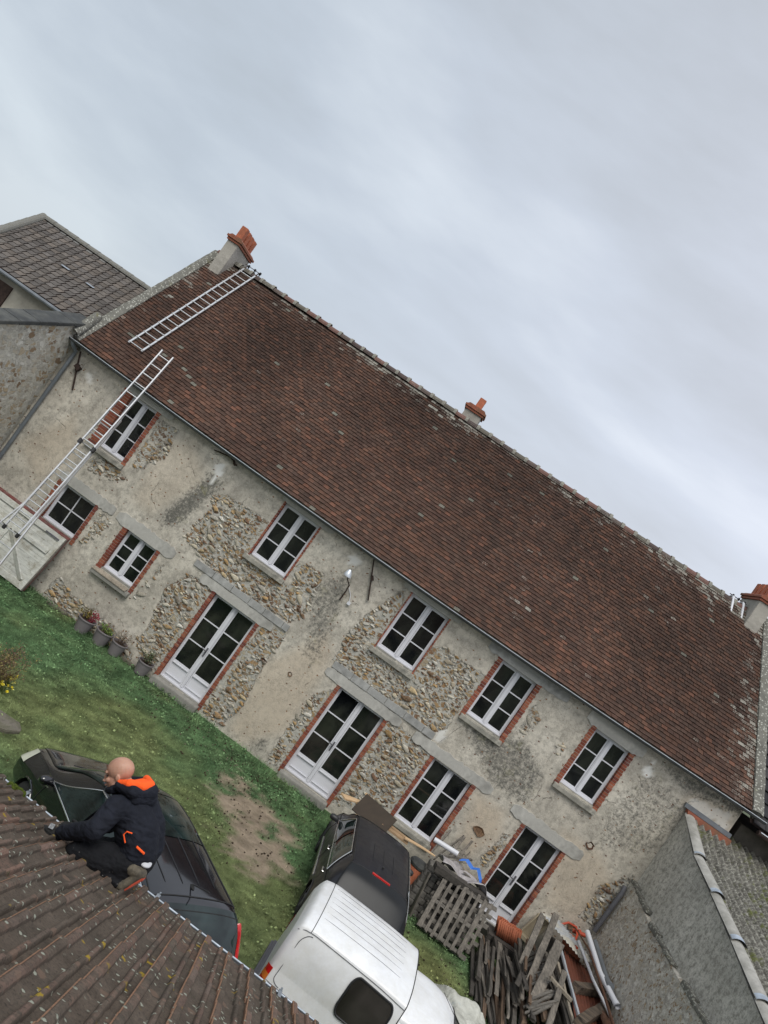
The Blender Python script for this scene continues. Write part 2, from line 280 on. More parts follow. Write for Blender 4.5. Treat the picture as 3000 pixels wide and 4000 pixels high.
def cloth(name,col,var=.3,scale=7,spots=None):
    t=NT(name); co=t.co(); n=t.noise(co,scale,6,.7); c=t.ramp(n,[(.35,tuple(x*(1-var) for x in col)),(.7,tuple(x*(1+var) for x in col))])
    if spots:
        v=t.vor(co,34); s=t.math('MULTIPLY',t.ramp(t.math('ADD',v,t.math('MULTIPLY',t.noise(co,60,3),.3)),[(.24,1.),(.29,0.)]),t.ramp(t.noise(co,5,3),[(.52,0.),(.6,1.)])); c=t.mix(s,c,spots)
    w=t.noise(t.co((1,1,2.2),(.5,.3,0)),7,3,.5,1.2)
    t.bump(t.math('ADD',t.math('MULTIPLY',w,1.0),t.math('MULTIPLY',t.noise(co,260,2),.06)),.55,.03); M[name]=t.set(c,.85,spec=.25)
cloth('jacket',(.0115,.0135,.021),.35); cloth('trousers',(.0080,.0085,.0105),.3,7,(.16,.15,.14)); cloth('hivis',(1.0,.12,.02),.06,4); cloth('tee',(.55,.56,.58),.1); cloth('glove',(.022,.022,.022),.4,20)
def skin():
    t=NT('skin'); co=t.co(); c=t.ramp(t.noise(co,14,5,.6),[(.35,(.40,.215,.15)),(.7,(.50,.29,.205))]); t.bump(t.noise(co,90,3),.2,.001)
    t.b.inputs['Subsurface Weight'].default_value=.12; t.b.inputs['Subsurface Radius'].default_value=(.01,.004,.002); M['skin']=t.set(c,.5,spec=.4)
skin(); simple('eye_dark',(.02,.015,.012),.3,0,.1,5,0); simple('lip',(.33,.13,.11),.5,0,.1,20,0); simple('brow',(.17,.10,.07),.9,0,.1,20,0)
simple('shoe',(.10,.085,.06),.8,0,.5,22,.4,.003,dirt=(.02,.02,.02),dirtamt=.9); simple('shoe_sole',(.38,.06,.03),.7,0,.3,12,.2,.003)
def plastic_sheet(name,col,al=.6):
    t=NT(name); c=t.ramp(t.noise(t.co(),6,6,.75),[(.3,tuple(x*.6 for x in col)),(.7,col)]); t.bump(t.noise(t.co(),9,4,.6,1),.7,.03); M[name]=t.set(c,.3)
plastic_sheet('plastic_film',(.45,.42,.42)); 
def tarp():
    t=NT('white_tarp'); c=t.ramp(t.noise(t.co(),3,7,.7),[(.3,(.30,.30,.26)),(.6,(.56,.56,.50))]); c=t.mix(t.ramp(t.noise(t.co(),2.1,5,.8),[(.58,0.),(.66,.6)]),c,(.30,.36,.38)); c=t.mix(t.ramp(t.noise(t.co((1,1,1),(1,2,0)),4.5,6,.8),[(.62,0.),(.68,.8)]),c,(.10,.07,.05)); t.bump(t.noise(t.co(),4,4,.5,1.5),.8,.05); M['white_tarp']=t.set(c,.6)
tarp()
def corr(name,c1,c2,th):
    t=NT(name); co=t.co(); n=t.noise(co,1.4,6,.65); c=t.mix(t.ramp(n,[(th,0.),(th+.05,1.)]),c1,c2); c=t.mix(t.ramp(t.noise(co,8,6,.75),[(.4,0.),(.7,.45)]),c,tuple(x*.5 for x in c2)); t.bump(t.noise(co,25,4),.3,.004); M[name]=t.set(c,.6,.1)
corr('corr_zinc',(.42,.44,.46),(.50,.48,.42),.5); corr('corr_rust',(.17,.055,.032),(.12,.045,.03),.55)
def fibre():
    t=NT('fibre_cement'); co=t.co(); n=t.noise(co,2.2,7,.75); n2=t.noise(co,16,6,.8)
    c=t.ramp(n,[(.3,(.085,.08,.07)),(.7,(.20,.19,.165))]); c=t.mix(t.ramp(n2,[(.5,0.),(.60,.85)]),c,(.38,.37,.32)); c=t.mix(t.ramp(n2,[(.32,.9),(.46,0.)]),c,(.03,.03,.024)); c=t.mix(t.ramp(t.noise(co,1.3,6,.8),[(.54,0.),(.62,.8)]),c,(.11,.125,.025))
    t.bump(n2,.8,.015); M['fibre_cement']=t.set(c,.95,spec=.1)
fibre()
def vcol(name,rough=.9,spec=.2,n_=0):
    t=NT(name); c=t.attr('Col')
    if n_: c=t.mix(t.ramp(t.noise(t.co(),n_,5,.7),[(.35,.7),(.6,0.)]),c,t.mix(1,c,(.42,.40,.36),'MULTIPLY')); c=t.mix(t.ramp(t.noise(t.co((1,1,1),(1,0,1)),n_*.6,6,.8),[(.52,0.),(.62,.85)]),c,(.38,.36,.31)); t.bump(t.noise(t.co(),n_*2,4),.6,.012)
    M[name]=t.set(c,rough,spec=spec)
vcol('wall_stone',.9,.2,30); vcol('blade',.8,.2); vcol('leafcol',.75,.25)
def groundmat():
    t=NT('lawn_soil'); c=t.attr('Col'); co=t.co(); n=t.noise(co,9,7,.75); n2=t.noise(co,45,5,.7)
    c=t.mix(t.ramp(n,[(.35,.6),(.6,0.)]),c,t.mix(1,c,(.5,.5,.45),'MULTIPLY')); c=t.mix(t.ramp(n2,[(.62,0.),(.75,.6)]),c,t.mix(1,c,(1.8,1.7,1.5),'MULTIPLY'))
    t.bump(t.math('ADD',n,n2),.8,.03); M['lawn_soil']=t.set(c,1,spec=.1)
groundmat()
# ---------------------------------------------------------------- mesh helpers
def tagit(o,label=None,cat=None,group=None,kind=None):
    if label: o['label']=label
    if cat: o['category']=cat
    if group: o['group']=group
    if kind: o['kind']=kind
    return o
def empty(name,loc=(0,0,0),label=None,cat=None,group=None,rz=0):
    o=bpy.data.objects.new(name,None); C.objects.link(o); o.location=loc; o.rotation_euler=(0,0,rz); o.empty_display_size=.2
    return tagit(o,label,cat,group)
def link(name,me,mat,parent=None):
    o=bpy.data.objects.new(name,me); C.objects.link(o)
    if mat is not None:
        for m in (mat if isinstance(mat,(list,tuple)) else [mat]): me.materials.append(M[m] if isinstance(m,str) else m)
    if parent is not None:
        o.parent=parent
    return o
class MB:
    """collects shapes in world coordinates; build() links them as ONE mesh"""
    def __init__(s): s.v=[]; s.f=[]; s.col=[]; s.lich=[]; s.c=(1,1,1); s.l=0.
    def add(s,vs,fs):
        b=len(s.v); s.v+= [tuple(v) for v in vs]; s.f+=[tuple(i+b for i in f) for f in fs]
        s.col+=[s.c]*len(vs); s.lich+=[s.l]*len(vs); return s
    def box(s,a,b,m=None):
        x0,y0,z0=a;x1,y1,z1=b
        vs=[V((x,y,z)) for x in (x0,x1) for y in (y0,y1) for z in (z0,z1)]
        if m is not None: vs=[m@v for v in vs]
        return s.add(vs,[(0,1,3,2),(4,6,7,5),(0,4,5,1),(2,3,7,6),(0,2,6,4),(1,5,7,3)])
    def bar(s,p,q,w,h,up=(0,0,1),jit=0):
        p,q=V(p),V(q); d=(q-p); L=d.length; d.normalize(); u=V(up); a=d.cross(u)
        if a.length<1e-4: a=d.cross(V((1,0,0)))
        a.normalize(); n=a.cross(d); vs=[]
        for t in (p,q):
            for sa,sn in ((-1,-1),(1,-1),(1,1),(-1,1)):
                vs.append(t+a*sa*w/2*(1+random.uniform(-jit,jit))+n*sn*h/2*(1+random.uniform(-jit,jit)))
        return s.add(vs,[(0,1,2,3),(7,6,5,4),(0,4,5,1),(1,5,6,2),(2,6,7,3),(3,7,4,0)])
    def tube(s,pts,r,n=10,cap=True,hollow=0):
        pts=[V(p) for p in pts]; rs=r if isinstance(r,(list,tuple)) else [r]*len(pts); vs=[]; pn=None
        for i,p in enumerate(pts):
            d=(pts[min(i+1,len(pts)-1)]-pts[max(i-1,0)]).normalized()
            if pn is None: pn=d.orthogonal().normalized()
            a=(pn-d*pn.dot(d)).normalized(); pn=a; b=d.cross(a)
            for k in range(n):
                t=2*math.pi*k/n; vs.append(p+(a*math.cos(t)+b*math.sin(t))*rs[i])
        fs=[(i*n+k,i*n+(k+1)%n,(i+1)*n+(k+1)%n,(i+1)*n+k) for i in range(len(pts)-1) for k in range(n)]
        if cap: fs+=[tuple(range(n-1,-1,-1)),tuple(range((len(pts)-1)*n,len(pts)*n))]
        return s.add(vs,fs)
    def prism(s,poly,ax,a,b):
        """poly (2-D) extruded along axis ax from a to b"""
        def mk(p,t):
            return {0:(t,p[0],p[1]),1:(p[0],t,p[1]),2:(p[0],p[1],t)}[ax]
        n=len(poly); vs=[mk(p,a) for p in poly]+[mk(p,b) for p in poly]
        return s.add(vs,[tuple(range(n)),tuple(range(2*n-1,n-1,-1))]+[(i,i+n,(i+1)%n+n,(i+1)%n) for i in range(n)])
    def grid(s,fn,nu,nv,closed=False):
        vs=[fn(i/(nu),j/(nv)) for i in range(nu+1) for j in range(nv+1)]
        return s.add(vs,[(i*(nv+1)+j,(i+1)*(nv+1)+j,(i+1)*(nv+1)+j+1,i*(nv+1)+j+1) for i in range(nu) for j in range(nv)])
    def lathe(s,prof,c,n=20,cap=False):
        vs=[(c[0]+r*math.cos(2*math.pi*k/n),c[1]+r*math.sin(2*math.pi*k/n),c[2]+z) for r,z in prof for k in range(n)]
        fs=[(i*n+k,i*n+(k+1)%n,(i+1)*n+(k+1)%n,(i+1)*n+k) for i in range(len(prof)-1) for k in range(n)]
        if cap: fs.append(tuple(range((len(prof)-1)*n,len(prof)*n)))
        return s.add(vs,fs)
    def build(s,name,mat,parent=None,smooth=False,bevel=0,colors=False,recalc=True,weld=False,edges=40):
        me=bpy.data.meshes.new(name); off=V((0,0,0))
        if parent is not None: off=WL(parent)
        me.from_pydata([(v[0]-off[0],v[1]-off[1],v[2]-off[2]) for v in s.v],[],s.f)
        if colors:
            a=me.color_attributes.new('Col','FLOAT_COLOR','POINT'); arr=np.ones((len(s.v),4),np.float32); arr[:,:3]=np.array(s.col); a.data.foreach_set('color',arr.ravel())
            b=me.attributes.new('Lich','FLOAT','POINT'); b.data.foreach_set('value',np.array(s.lich,np.float32))
        if recalc or bevel:
            bm=bmesh.new(); bm.from_mesh(me)
            if weld: bmesh.ops.remove_doubles(bm,verts=bm.verts,dist=1e-5)
            if recalc: bmesh.ops.recalc_face_normals(bm,faces=bm.faces)
            if bevel: bmesh.ops.bevel(bm,geom=[e for e in bm.edges if e.is_manifold and e.calc_face_angle(0)>.5],offset=bevel,segments=2,affect='EDGES',clamp_overlap=True)
            bm.to_mesh(me); bm.free()
        if smooth:
            me.polygons.foreach_set('use_smooth',[True]*len(me.polygons))
            me.set_sharp_from_angle(angle=R(edges))
        me.update(); o=link(name,me,mat,parent)
        return o
def WL(o):
    v=V((0,0,0))
    while o is not None: v+=o.location; o=o.parent
    return v
def setorigin(o,p):
    """move the origin of an unparented/child mesh to world p (keeps geometry)"""
    p=V(p); cur=WL(o); d=p-cur; o.data.transform(Matrix.Translation(-d)); o.location+=d
# value noise in numpy
def vnoise(x,y,seed=0,f=1.0,oct=4):
    x=np.asarray(x,float)*f+100.5+seed*17.3; y=np.asarray(y,float)*f+200.5+seed*9.1; tot=0; amp=1; s=0
    g=np.random.default_rng(seed+99).random((256,256))
    for o in range(oct):
        xi=np.floor(x).astype(int); yi=np.floor(y).astype(int); fx=x-xi; fy=y-yi; fx=fx*fx*(3-2*fx); fy=fy*fy*(3-2*fy)
        a=g[xi%256,yi%256]; b=g[(xi+1)%256,yi%256]; c=g[xi%256,(yi+1)%256]; d=g[(xi+1)%256,(yi+1)%256]
        tot=tot+amp*((a*(1-fx)+b*fx)*(1-fy)+(c*(1-fx)+d*fx)*fy); s+=amp; amp*=.5; x=x*2.03+3; y=y*2.03+7
    return tot/s
def polydist(px,pz,poly):
    """signed distance (positive inside) of points to polygon"""
    n=len(poly); d=np.full(px.shape,1e9); ins=np.zeros(px.shape,bool)
    for i in range(n):
        x1,z1=poly[i]; x2,z2=poly[(i+1)%n]; ex,ez=x2-x1,z2-z1; t=np.clip(((px-x1)*ex+(pz-z1)*ez)/(ex*ex+ez*ez+1e-9),0,1)
        d=np.minimum(d,np.hypot(px-x1-t*ex,pz-z1-t*ez))
        c=((z1>pz)!=(z2>pz))&(px<(x2-x1)*(pz-z1)/((z2-z1)+1e-12)+x1); ins^=c
    return np.where(ins,d,-d)
FM={'stone':[(0.85,[(-7.32,0.03),(-7.18,0.68),(-6.68,0.48),(-6.0,0.42),(-5.38,0.43),(-4.65,0.2),(-4.53,-0.04),(-5.09,-0.12),(-6.13,-0.11),(-6.74,-0.05)]),(1,[(-4.7,0.81),(-4.87,1.88),(-4.63,2.48),(-3.86,2.48),(-3.86,1.73),(-3.92,0.13),(-4.39,0.16),(-4.78,0.53)]),(1,[(-2.5,2.43),(-1.89,2.81),(-1.94,1.82),(-1.77,0.67),(-1.92,0.13),(-2.6,0.07)]),(0.9,[(-5.23,3.14),(-5.08,4.01),(-5.29,4.3),(-4.99,4.5),(-3.94,4.59),(-3.49,4.58),(-3.79,3.61),(-2.6,3.64),(-2.0,4.33),(-1.9,3.88),(-1.83,3.18),(-1.99,2.95),(-3.29,2.78),(-4.24,2.86),(-4.8,3.01)]),(0.85,[(-0.61,1.93),(-0.22,2.42),(-0.23,0.94),(-0.12,0.18),(-0.64,0.01),(-0.65,0.63)]),(0.6,[(-7.44,5.22),(-6.79,5.12),(-6.64,4.45),(-6.96,3.79),(-7.36,3.57)]),(0.6,[(-8.38,3.14),(-8.04,3.7),(-7.34,3.53),(-7.02,3.42),(-7.4,3.15),(-8.1,3.0)]),(0.5,[(-7.37,2.41),(-6.95,2.7),(-6.76,2.29),(-7.0,1.68),(-7.23,1.52)]),(0.6,[(-2.44,0.07),(-1.75,0.04),(-0.21,0.01),(-0.59,-0.06),(-1.37,0.11),(-1.92,0.13)]),(0.45,[(-5.41,2.47),(-5.11,2.36),(-5.11,1.59),(-5.33,1.12),(-5.51,1.21)]),(1,[(-0.61,4.28),(-0.26,5.16),(-0.09,4.64),(-0.04,3.65),(1.03,3.59),(0.94,4.36),(1.24,4.57),(1.75,4.56),(2.49,4.58),(2.32,3.57),(2.3,3.05),(2.11,2.79),(-0.63,2.84),(-0.74,3.54)]),(0.95,[(-2.44,4.27),(-1.97,4.35),(-1.92,3.73),(-2.27,3.48),(-2.79,4.02)]),(1,[(1.13,2.45),(1.91,2.52),(2.42,2.51),(2.43,0.88),(1.76,0.38),(1.14,0.18)]),(0.55,[(4.64,2.01),(4.96,2.44),(4.84,0.92),(4.49,1.16)]),(0.45,[(6.11,2.37),(6.37,1.82),(6.27,1.25),(6.23,0.6),(6.04,0.34)]),(0.85,[(7.01,2.29),(7.49,2.9),(7.7,2.33),(7.56,1.48),(7.0,1.43)]),(0.5,[(3.52,5.08),(4.01,4.55),(3.88,3.83),(3.55,3.59)]),(0.4,[(4.72,4.94),(4.79,4.12),(4.75,3.47),(4.43,4.11)]),(0.45,[(6.03,5.15),(6.18,4.4),(6.12,3.6)])],'stain':[(1,[(-5.6,4.73),(-5.15,4.72),(-5.46,3.3),(-5.78,2.97),(-5.99,3.26)]),(0.8,[(-1.06,0.44),(-0.8,0.53),(-0.74,0.15),(-1.12,0.08)]),(0.7,[(-1.95,4.26),(-1.39,4.23),(-0.92,2.66),(-1.33,2.47),(-1.66,3.4)]),(0.8,[(2.43,3.4),(3.91,3.97),(4.69,3.55),(4.76,2.73),(3.82,2.66)]),(0.6,[(6.2,3.66),(6.44,5.08),(7.79,4.84),(7.55,3.44),(6.4,2.83)]),(0.7,[(-2.19,3.93),(-1.48,4.95),(-1.06,3.44),(-0.97,2.22)]),(0.9,[(6.5,5.3),(8.6,5.6),(8.7,5.3),(7.3,5.05)])],'warm':[(1.0,[(7.45,4.88),(7.55,5.12),(8.5,5.32),(8.65,4.9)]),(1,[(3.69,2.31),(4.41,2.34),(4.67,1.79),(4.33,1.04),(3.94,1.24)]),(0.8,[(-1.94,1.82),(-1.13,3.25),(-0.71,2.81),(-0.61,0.87),(-1.31,0.04),(-1.73,0.16)]),(0.7,[(5.7,2.8),(6.62,2.87),(7.44,2.37),(7.11,1.27),(6.27,1.25)]),(0.6,[(-9.93,2.63),(-9.15,3.94),(-8.55,3.14),(-8.93,2.09)]),(0.5,[(-6.88,4.62),(-6.38,5.18),(-5.59,4.41),(-6.22,3.1),(-6.81,3.13)])],'white':[(1,[(-5.62,4.99),(-5.41,5.08),(-5.3,4.78),(-5.43,4.58)]),(0.8,[(-9.59,4.92),(-9.39,5.06),(-9.27,4.86),(-9.41,4.77)]),(0.7,[(-1.75,5.04),(-1.6,5.16),(-1.44,4.94),(-1.59,4.89)]),(1,[(6.31,4.98),(6.5,5.18),(6.62,4.9),(6.49,4.78)]),(0.9,[(-1.73,5.03),(-1.48,5.14),(-1.45,4.91),(-1.61,4.86)]),(0.8,[(2.24,3.14),(2.26,3.28),(2.41,2.88),(2.19,2.66)]),(0.5,[(7.55,4.85),(7.63,5.09),(8.48,5.23),(8.56,4.92)])]}
# ================================================================ FARMHOUSE
XL,XR=-10.2,8.6
house=empty('farmhouse',(-.8,0,0),'long stone farmhouse with patchy beige render, brick edged windows and a brown tiled roof','farmhouse')
def sag(x): return .13*(1-((x+.8)/9.4)**2)
S0=4.05
def RF(x,t,h=0):
    """point of the main roof: x along the wall, t 0 at the eave .. 1 at the ridge, h above the surface"""
    return V((x,-.25+4.05*t-h*.73,5.52+.006*(x+.8)-sag(x)*(1-t)+(9.79-5.52)*t+h*.686))
def rx(t): return (-10.12-.3*t, 8.66-.56*t)
WIN=[ # name, x0,x1,z0,z1, kind
 ('u1',-8.28,-7.52,3.70,5.16),('u2',-3.70,-2.71,3.71,5.17),('u3',-.06,.97,3.69,5.17),('u4',2.48,3.42,3.64,5.11),('u5',5.03,5.94,3.62,5.07),
 ('l1',-8.40,-7.43,1.50,2.49),('l2',-6.45,-5.57,1.40,2.48),('l3',2.47,3.50,.77,2.42),
 ('d1',-3.83,-2.64,.16,2.49),('d2',-.18,1.06,.16,2.45),('d3',4.97,5.94,.16,2.40)]
REC=.19
def build_facade():
    xs=set(np.round(np.arange(XL,XR+.001,.07),4)); zs=set(np.round(np.arange(-.1,5.62,.07),4)); xs.add(XR)
    def snap(S,v):
        S=sorted(S); k=min(S,key=lambda a:abs(a-v)); 
        if abs(k-v)<.035: S.remove(k)
        S.append(v); return set(S)
    for n,a,b,c,d in WIN:
        xs=snap(xs,a);xs=snap(xs,b);zs=snap(zs,c);zs=snap(zs,d)
    xs=np.array(sorted(xs)); zs=np.array(sorted(zs)); X,Z=np.meshgrid(xs,zs,indexing='ij'); nx,nz=X.shape
    def fld(k):
        o=np.zeros(X.shape)
        for v_,P in FM[k]:
            d=polydist(X,Z,P); o=np.maximum(o,v_*np.clip(.5+d/.28,0,1))
        return o
    st=fld('stone'); sn=fld('stain'); wm=fld('warm')
    wh=np.zeros(X.shape)
    for v_,P in FM['white']:
        d=polydist(X,Z,P)+ (vnoise(X,Z,5,9,3)-.5)*.22; wh=np.maximum(wh,v_*np.clip(.5+d/.03,0,1))
    # repair band of grey mortar round the openings
    Y=(vnoise(X,Z,2,.9,4)-.5)*.03+(vnoise(X,Z,3,6,3)-.5)*.014*(.3+st)
    Y=Y+np.where(st>.5,.012,0)
    for n,a,b,c,d in WIN:   # keep flat next to openings
        near=np.clip((np.maximum(np.maximum(a-X,X-b),np.maximum(c-Z,Z-d)))/.25,0,1); Y=Y*near
    Y=np.minimum(Y,.02)
    vs=np.stack([X,Y,Z],-1).reshape(-1,3)
    xc=(xs[:-1]+xs[1:])/2; zc=(zs[:-1]+zs[1:])/2; fs=[]
    for i in range(nx-1):
        for j in range(nz-1):
            if any(a<xc[i]<b and c<zc[j]<d for n,a,b,c,d in WIN): continue
            fs.append((i*nz+j,(i+1)*nz+j,(i+1)*nz+j+1,i*nz+j+1))
    n0=len(vs)
    extra=[(XL,.55,-.1),(XL,.55,5.6),(XR,.55,-.1),(XR,.55,5.6)]
    off=WL(house); me=bpy.data.meshes.new('facade_wall')
    me.from_pydata([tuple(v-np.array(off)) for v in vs],[],fs)
    a=me.color_attributes.new('Msk','FLOAT_COLOR','POINT'); arr=np.ones((n0,4),np.float32); arr[:,0]=st.ravel();arr[:,1]=sn.ravel();arr[:,2]=wm.ravel(); a.data.foreach_set('color',arr.ravel())
    b=me.attributes.new('Wht','FLOAT','POINT'); b.data.foreach_set('value',wh.ravel().astype(np.float32))
    me.polygons.foreach_set('use_smooth',[True]*len(me.polygons)); me.update()
    link('facade_wall',me,'facade_render',house)
build_facade()
def rubble_stones():
    """the stones that stand proud where the render has fallen off"""
    rg=np.random.default_rng(77); N=90000; X=rg.uniform(XL,XR,N); Z=rg.uniform(-.05,5.5,N); st=np.zeros(N)
    for v_,P in FM['stone']:
        d=polydist(X,Z,P); st=np.maximum(st,v_*np.clip(.5+d/.22,0,1))
    st=st+(vnoise(X,Z,91,1.5,5)-.5)*.9; ok=st>.52
    for n,a,b,c,d in WIN: ok&=~((X>a-.22)&(X<b+.2)&(Z>c-.22)&(Z<d+.02)); ok&=~((X>a-.75)&(X<b+.75)&(Z>d-.02)&(Z<d+(.43 if n in('d1','d2') else .33)))
    for x_,y_,k_ in ((-10.2,-9.9,0),): pass
    X,Z=X[ok],Z[ok]; cell={}; m=MB(); cnt=0
    pal=[(.44,.30,.15),(.36,.23,.12),(.54,.42,.25),(.27,.17,.10),(.21,.125,.08),(.58,.52,.40),(.50,.46,.38),(.44,.41,.35),(.60,.57,.50),(.62,.58,.48),(.58,.51,.38),(.66,.61,.50),(.40,.34,.25),(.30,.26,.21),(.46,.30,.14),(.70,.67,.60)]
    K=len(X); u=rg.random(K); sizes=np.concatenate([rg.uniform(.060,.088,int(110)),rg.uniform(.040,.060,700),rg.uniform(.026,.042,3600),np.full(max(0,K-4410),.02)+rg.uniform(-.004,.008,max(0,K-4410))])[:K]
    for x,z,r in zip(X,Z,sizes[::1]):
        gx,gz=int(x/.25),int(z/.25); bad=False
        for i in (-1,0,1):
            for j in (-1,0,1):
                for (a,c,q) in cell.get((gx+i,gz+j),()):
                    if ((x-a)/1.45)**2+((z-c)/.80)**2<(r*.92+q*.92)**2: bad=True; break
                if bad: break
            if bad: break
        if bad: continue
        cell.setdefault((gx,gz),[]).append((x,z,r*rg.uniform(.9,1.25))); cnt+=1
        if rg.random()<.22: continue
        n=8; tilt=rg.normal(-.12,.30); c=pal[rg.integers(len(pal))]; s=rg.uniform(.7,1.2); m.c=tuple(v*s for v in c); h=rg.uniform(.003,.011)+r*.10; ph=rg.uniform(0,6.28); rr=rg.uniform(.58,1.25,n); ct,sn=math.cos(tilt),math.sin(tilt); ring=[]
        for sc,hh in ((1.0,-.012),(.90,.55),(.55,1.0)):
            for q in range(n):
                an=ph+2*math.pi*q/n; ex=math.cos(an)*r*1.5*rr[q]*sc; ez=math.sin(an)*r*.70*rr[q]*sc; ring.append((x+ex*ct-ez*sn,-.008-(h*hh if hh>0 else 0)+rg.normal(0,.0015),z+ex*sn+ez*ct))
        ring.append((x,-.008-h*rg.uniform(.8,1.1),z)); m.add(ring,[(l*n+q,l*n+(q+1)%n,(l+1)*n+(q+1)%n,(l+1)*n+q) for l in (0,1) for q in range(n)]+[(2*n+q,2*n+(q+1)%n,3*n) for q in range(n)])
    o=m.build('exposed_stones','wall_stone',house,colors=True,smooth=True,edges=50); o['kind']='stuff'
rubble_stones()
# side, back walls (gables) and floor slab
b=MB()
for x0,x1 in ((XL,XL+.5),(XR-.5,XR)):
    b.prism([(.04,-.1),(7.9,-.1),(7.9,5.5),(3.85,9.5),(.04,5.35)],0,x0,x1)
b.box((XL+.5,7.5,-.1),(XR-.5,7.9,5.4)); b.build('rear_wall','rubble',house)
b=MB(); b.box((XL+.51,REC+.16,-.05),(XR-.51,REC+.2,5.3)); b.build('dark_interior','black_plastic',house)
# ---- windows
BR=[(.27,.085,.052),(.31,.105,.062),(.23,.072,.048),(.33,.125,.075),(.19,.062,.048)]
def brick_jamb(x0,x1,z0,z1,side,face=True):
    """side -1: jamb left of the opening (opening edge at x1), +1 right of it (opening edge at x0)"""
    m=MB(); q=MB(); h=.068; z=z0; i=0
    edge=x1 if side<0 else x0
    q.box((x0+.012 if side<0 else x0-.0,-.006,z0),(x1 if side<0 else x1-.012,.05,z1))
    q.box((edge-.01,-.004,z0) if side<0 else (edge,-.004,z0),(edge,REC,z1) if side<0 else (edge+.01,REC,z1))
    while z<z1-.02:
        zz=min(z+h-.012,z1); c=random.choice(BR); k=random.uniform(.8,1.15); m.c=tuple(v*k for v in c); j=random.uniform(-.004,.004)
        w=(x1-x0)*(1 if i%2 else .9)*random.uniform(.93,1.0)
        if side<0: m.box((x1-w,-.016+j,z),(x1+.004,REC-.01,zz))
        else: m.box((x0-.004,-.016+j,z),(x0+w,REC-.01,zz))
        z+=h; i+=1
    return q,m
def window(n,x0,x1,z0,z1,door=False,single=False,brickL=.10,brickR=.11,label=None):
    w=MB(); y0=REC-.07; y1=REC
    fw=.042; cx=(x0+x1)/2
    for a,b_ in (((x0,y0,z0),(x0+fw,y1,z1)),((x1-fw,y0,z0),(x1,y1,z1)),((x0+fw,y0,z1-fw),(x1-fw,y1,z1)),((x0+fw,y0,z0),(x1-fw,y1,z0+fw+.015))): w.box(a,b_)
    w.box((x0+.01,y0-.035,z0),(x1-.01,y0,z0+.035))
    sash=[(x0+fw,cx-.012),(cx+.012,x1-fw)] if not single else [(x0+fw,x1-fw)]
    if not single: w.box((cx-.040,y0-.012,z0+fw+.015),(cx+.040,y1,z1-fw)); w.box((cx-.018,y0-.03,z0+.05),(cx+.018,y0-.012,z1-fw))
    zb=z0+fw+.015; g=MB(); sw=.031; pn=.40 if door else 0
    for k,(a,b_) in enumerate(sash):
        a2=a+(0 if k==0 or single else .033); b2=b_-(0 if (k==1 or single) else .033); zt=z1-fw
        w.box((a2,y0+.01,zb),(a2+sw,y1-.01,zt)); w.box((b2-sw,y0+.01,zb),(b2,y1-.01,zt)); w.box((a2+sw,y0+.01,zt-sw),(b2-sw,y1-.01,zt)); w.box((a2+sw,y0+.01,zb),(b2-sw,y1-.01,zb+sw+(.03 if door else 0)))
        zs=zb+sw+pn
        if door:
            w.box((a2+sw,y0+.025,zb+sw+.03),(b2-sw,y1-.015,zs-.06)); w.box((a2+sw,y0+.002,zs-.06),(b2-sw,y1-.01,zs)); w.box((a2+sw,y0-.014,zs-.075),(b2-sw,y0+.002,zs-.045)); w.box((a2+sw,y0-.014,zb+sw+.02),(b2-sw,y0+.01,zb+sw+.045))
        rows=2 if single else 3
        for r in range(1,rows):
            z=zs+(zt-sw-zs)*r/rows; w.box((a2+sw,y0+.012,z-.014),(b2-sw,y0+.032,z+.014))
        if single:
            w.box((cx-.014,y0+.012,zs),(cx+.014,y0+.032,zt-sw))
        g.box((a2+sw-.005,y0+.035,zs-.005),(b2-sw+.005,y0+.045,zt-sw+.005))
    o=w.build('french_door' if door else 'window','white_pvc',house,bevel=.004); setorigin(o,(cx,y0,z0)); 
    o2=g.build('glass_pane','window_glass',o)
    if door:
        h=MB(); h.box((cx-.02,y0-.045,z0+.93),(cx+.02,y0-.03,z0+1.17)); h.bar((cx,y0-.07,z0+1.08),(cx-.13,y0-.07,z0+1.10),.02,.02); h.bar((cx,y0-.03,z0+1.08),(cx,y0-.08,z0+1.08),.02,.02); h.build('door_handle','grey_strip',o)
    if brickL: 
        q,m=brick_jamb(x0-brickL,x0,z0-(.12 if not door else .1),z1+.05,-1); j=q.build('jamb_mortar','joint_mortar',house); setorigin(j,(x0,0,z0)); m.build('brick_edge','brick',j,colors=True)
    if brickR:
        q,m=brick_jamb(x1,x1+brickR,z0-(.12 if not door else .1),z1+.05,1); j=q.build('jamb_mortar','joint_mortar',house); setorigin(j,(x1,0,z0)); m.build('brick_edge','brick',j,colors=True)
    # head reveal
    r=MB(); r.box((x0,-.005,z1),(x1,REC+.01,z1+.03)); r.build('reveal','cement',o); r=MB(); r.box((x0,.0,z0-.03),(x1,REC+.01,z0)); r.build('reveal','cement',o)
    return o
for n,x0,x1,z0,z1 in WIN:
    kw={}
    if n=='u1': kw=dict(brickL=.26,brickR=.115)
    if n=='u2': kw=dict(brickL=.04,brickR=.05)
    if n=='u3': kw=dict(brickL=.035,brickR=.035)
    if n in('u4','u5'): kw=dict(brickL=.125,brickR=.12)
    if n=='l1': kw=dict(brickL=.16,brickR=.10,single=True)
    if n=='l2': kw=dict(brickL=.14,brickR=.10)
    if n=='l3': kw=dict(brickL=.10,brickR=.115)
    if n[0]=='d': kw=dict(door=True,brickL=.10,brickR=.10)
    window(n,x0,x1,z0,z1,**kw)
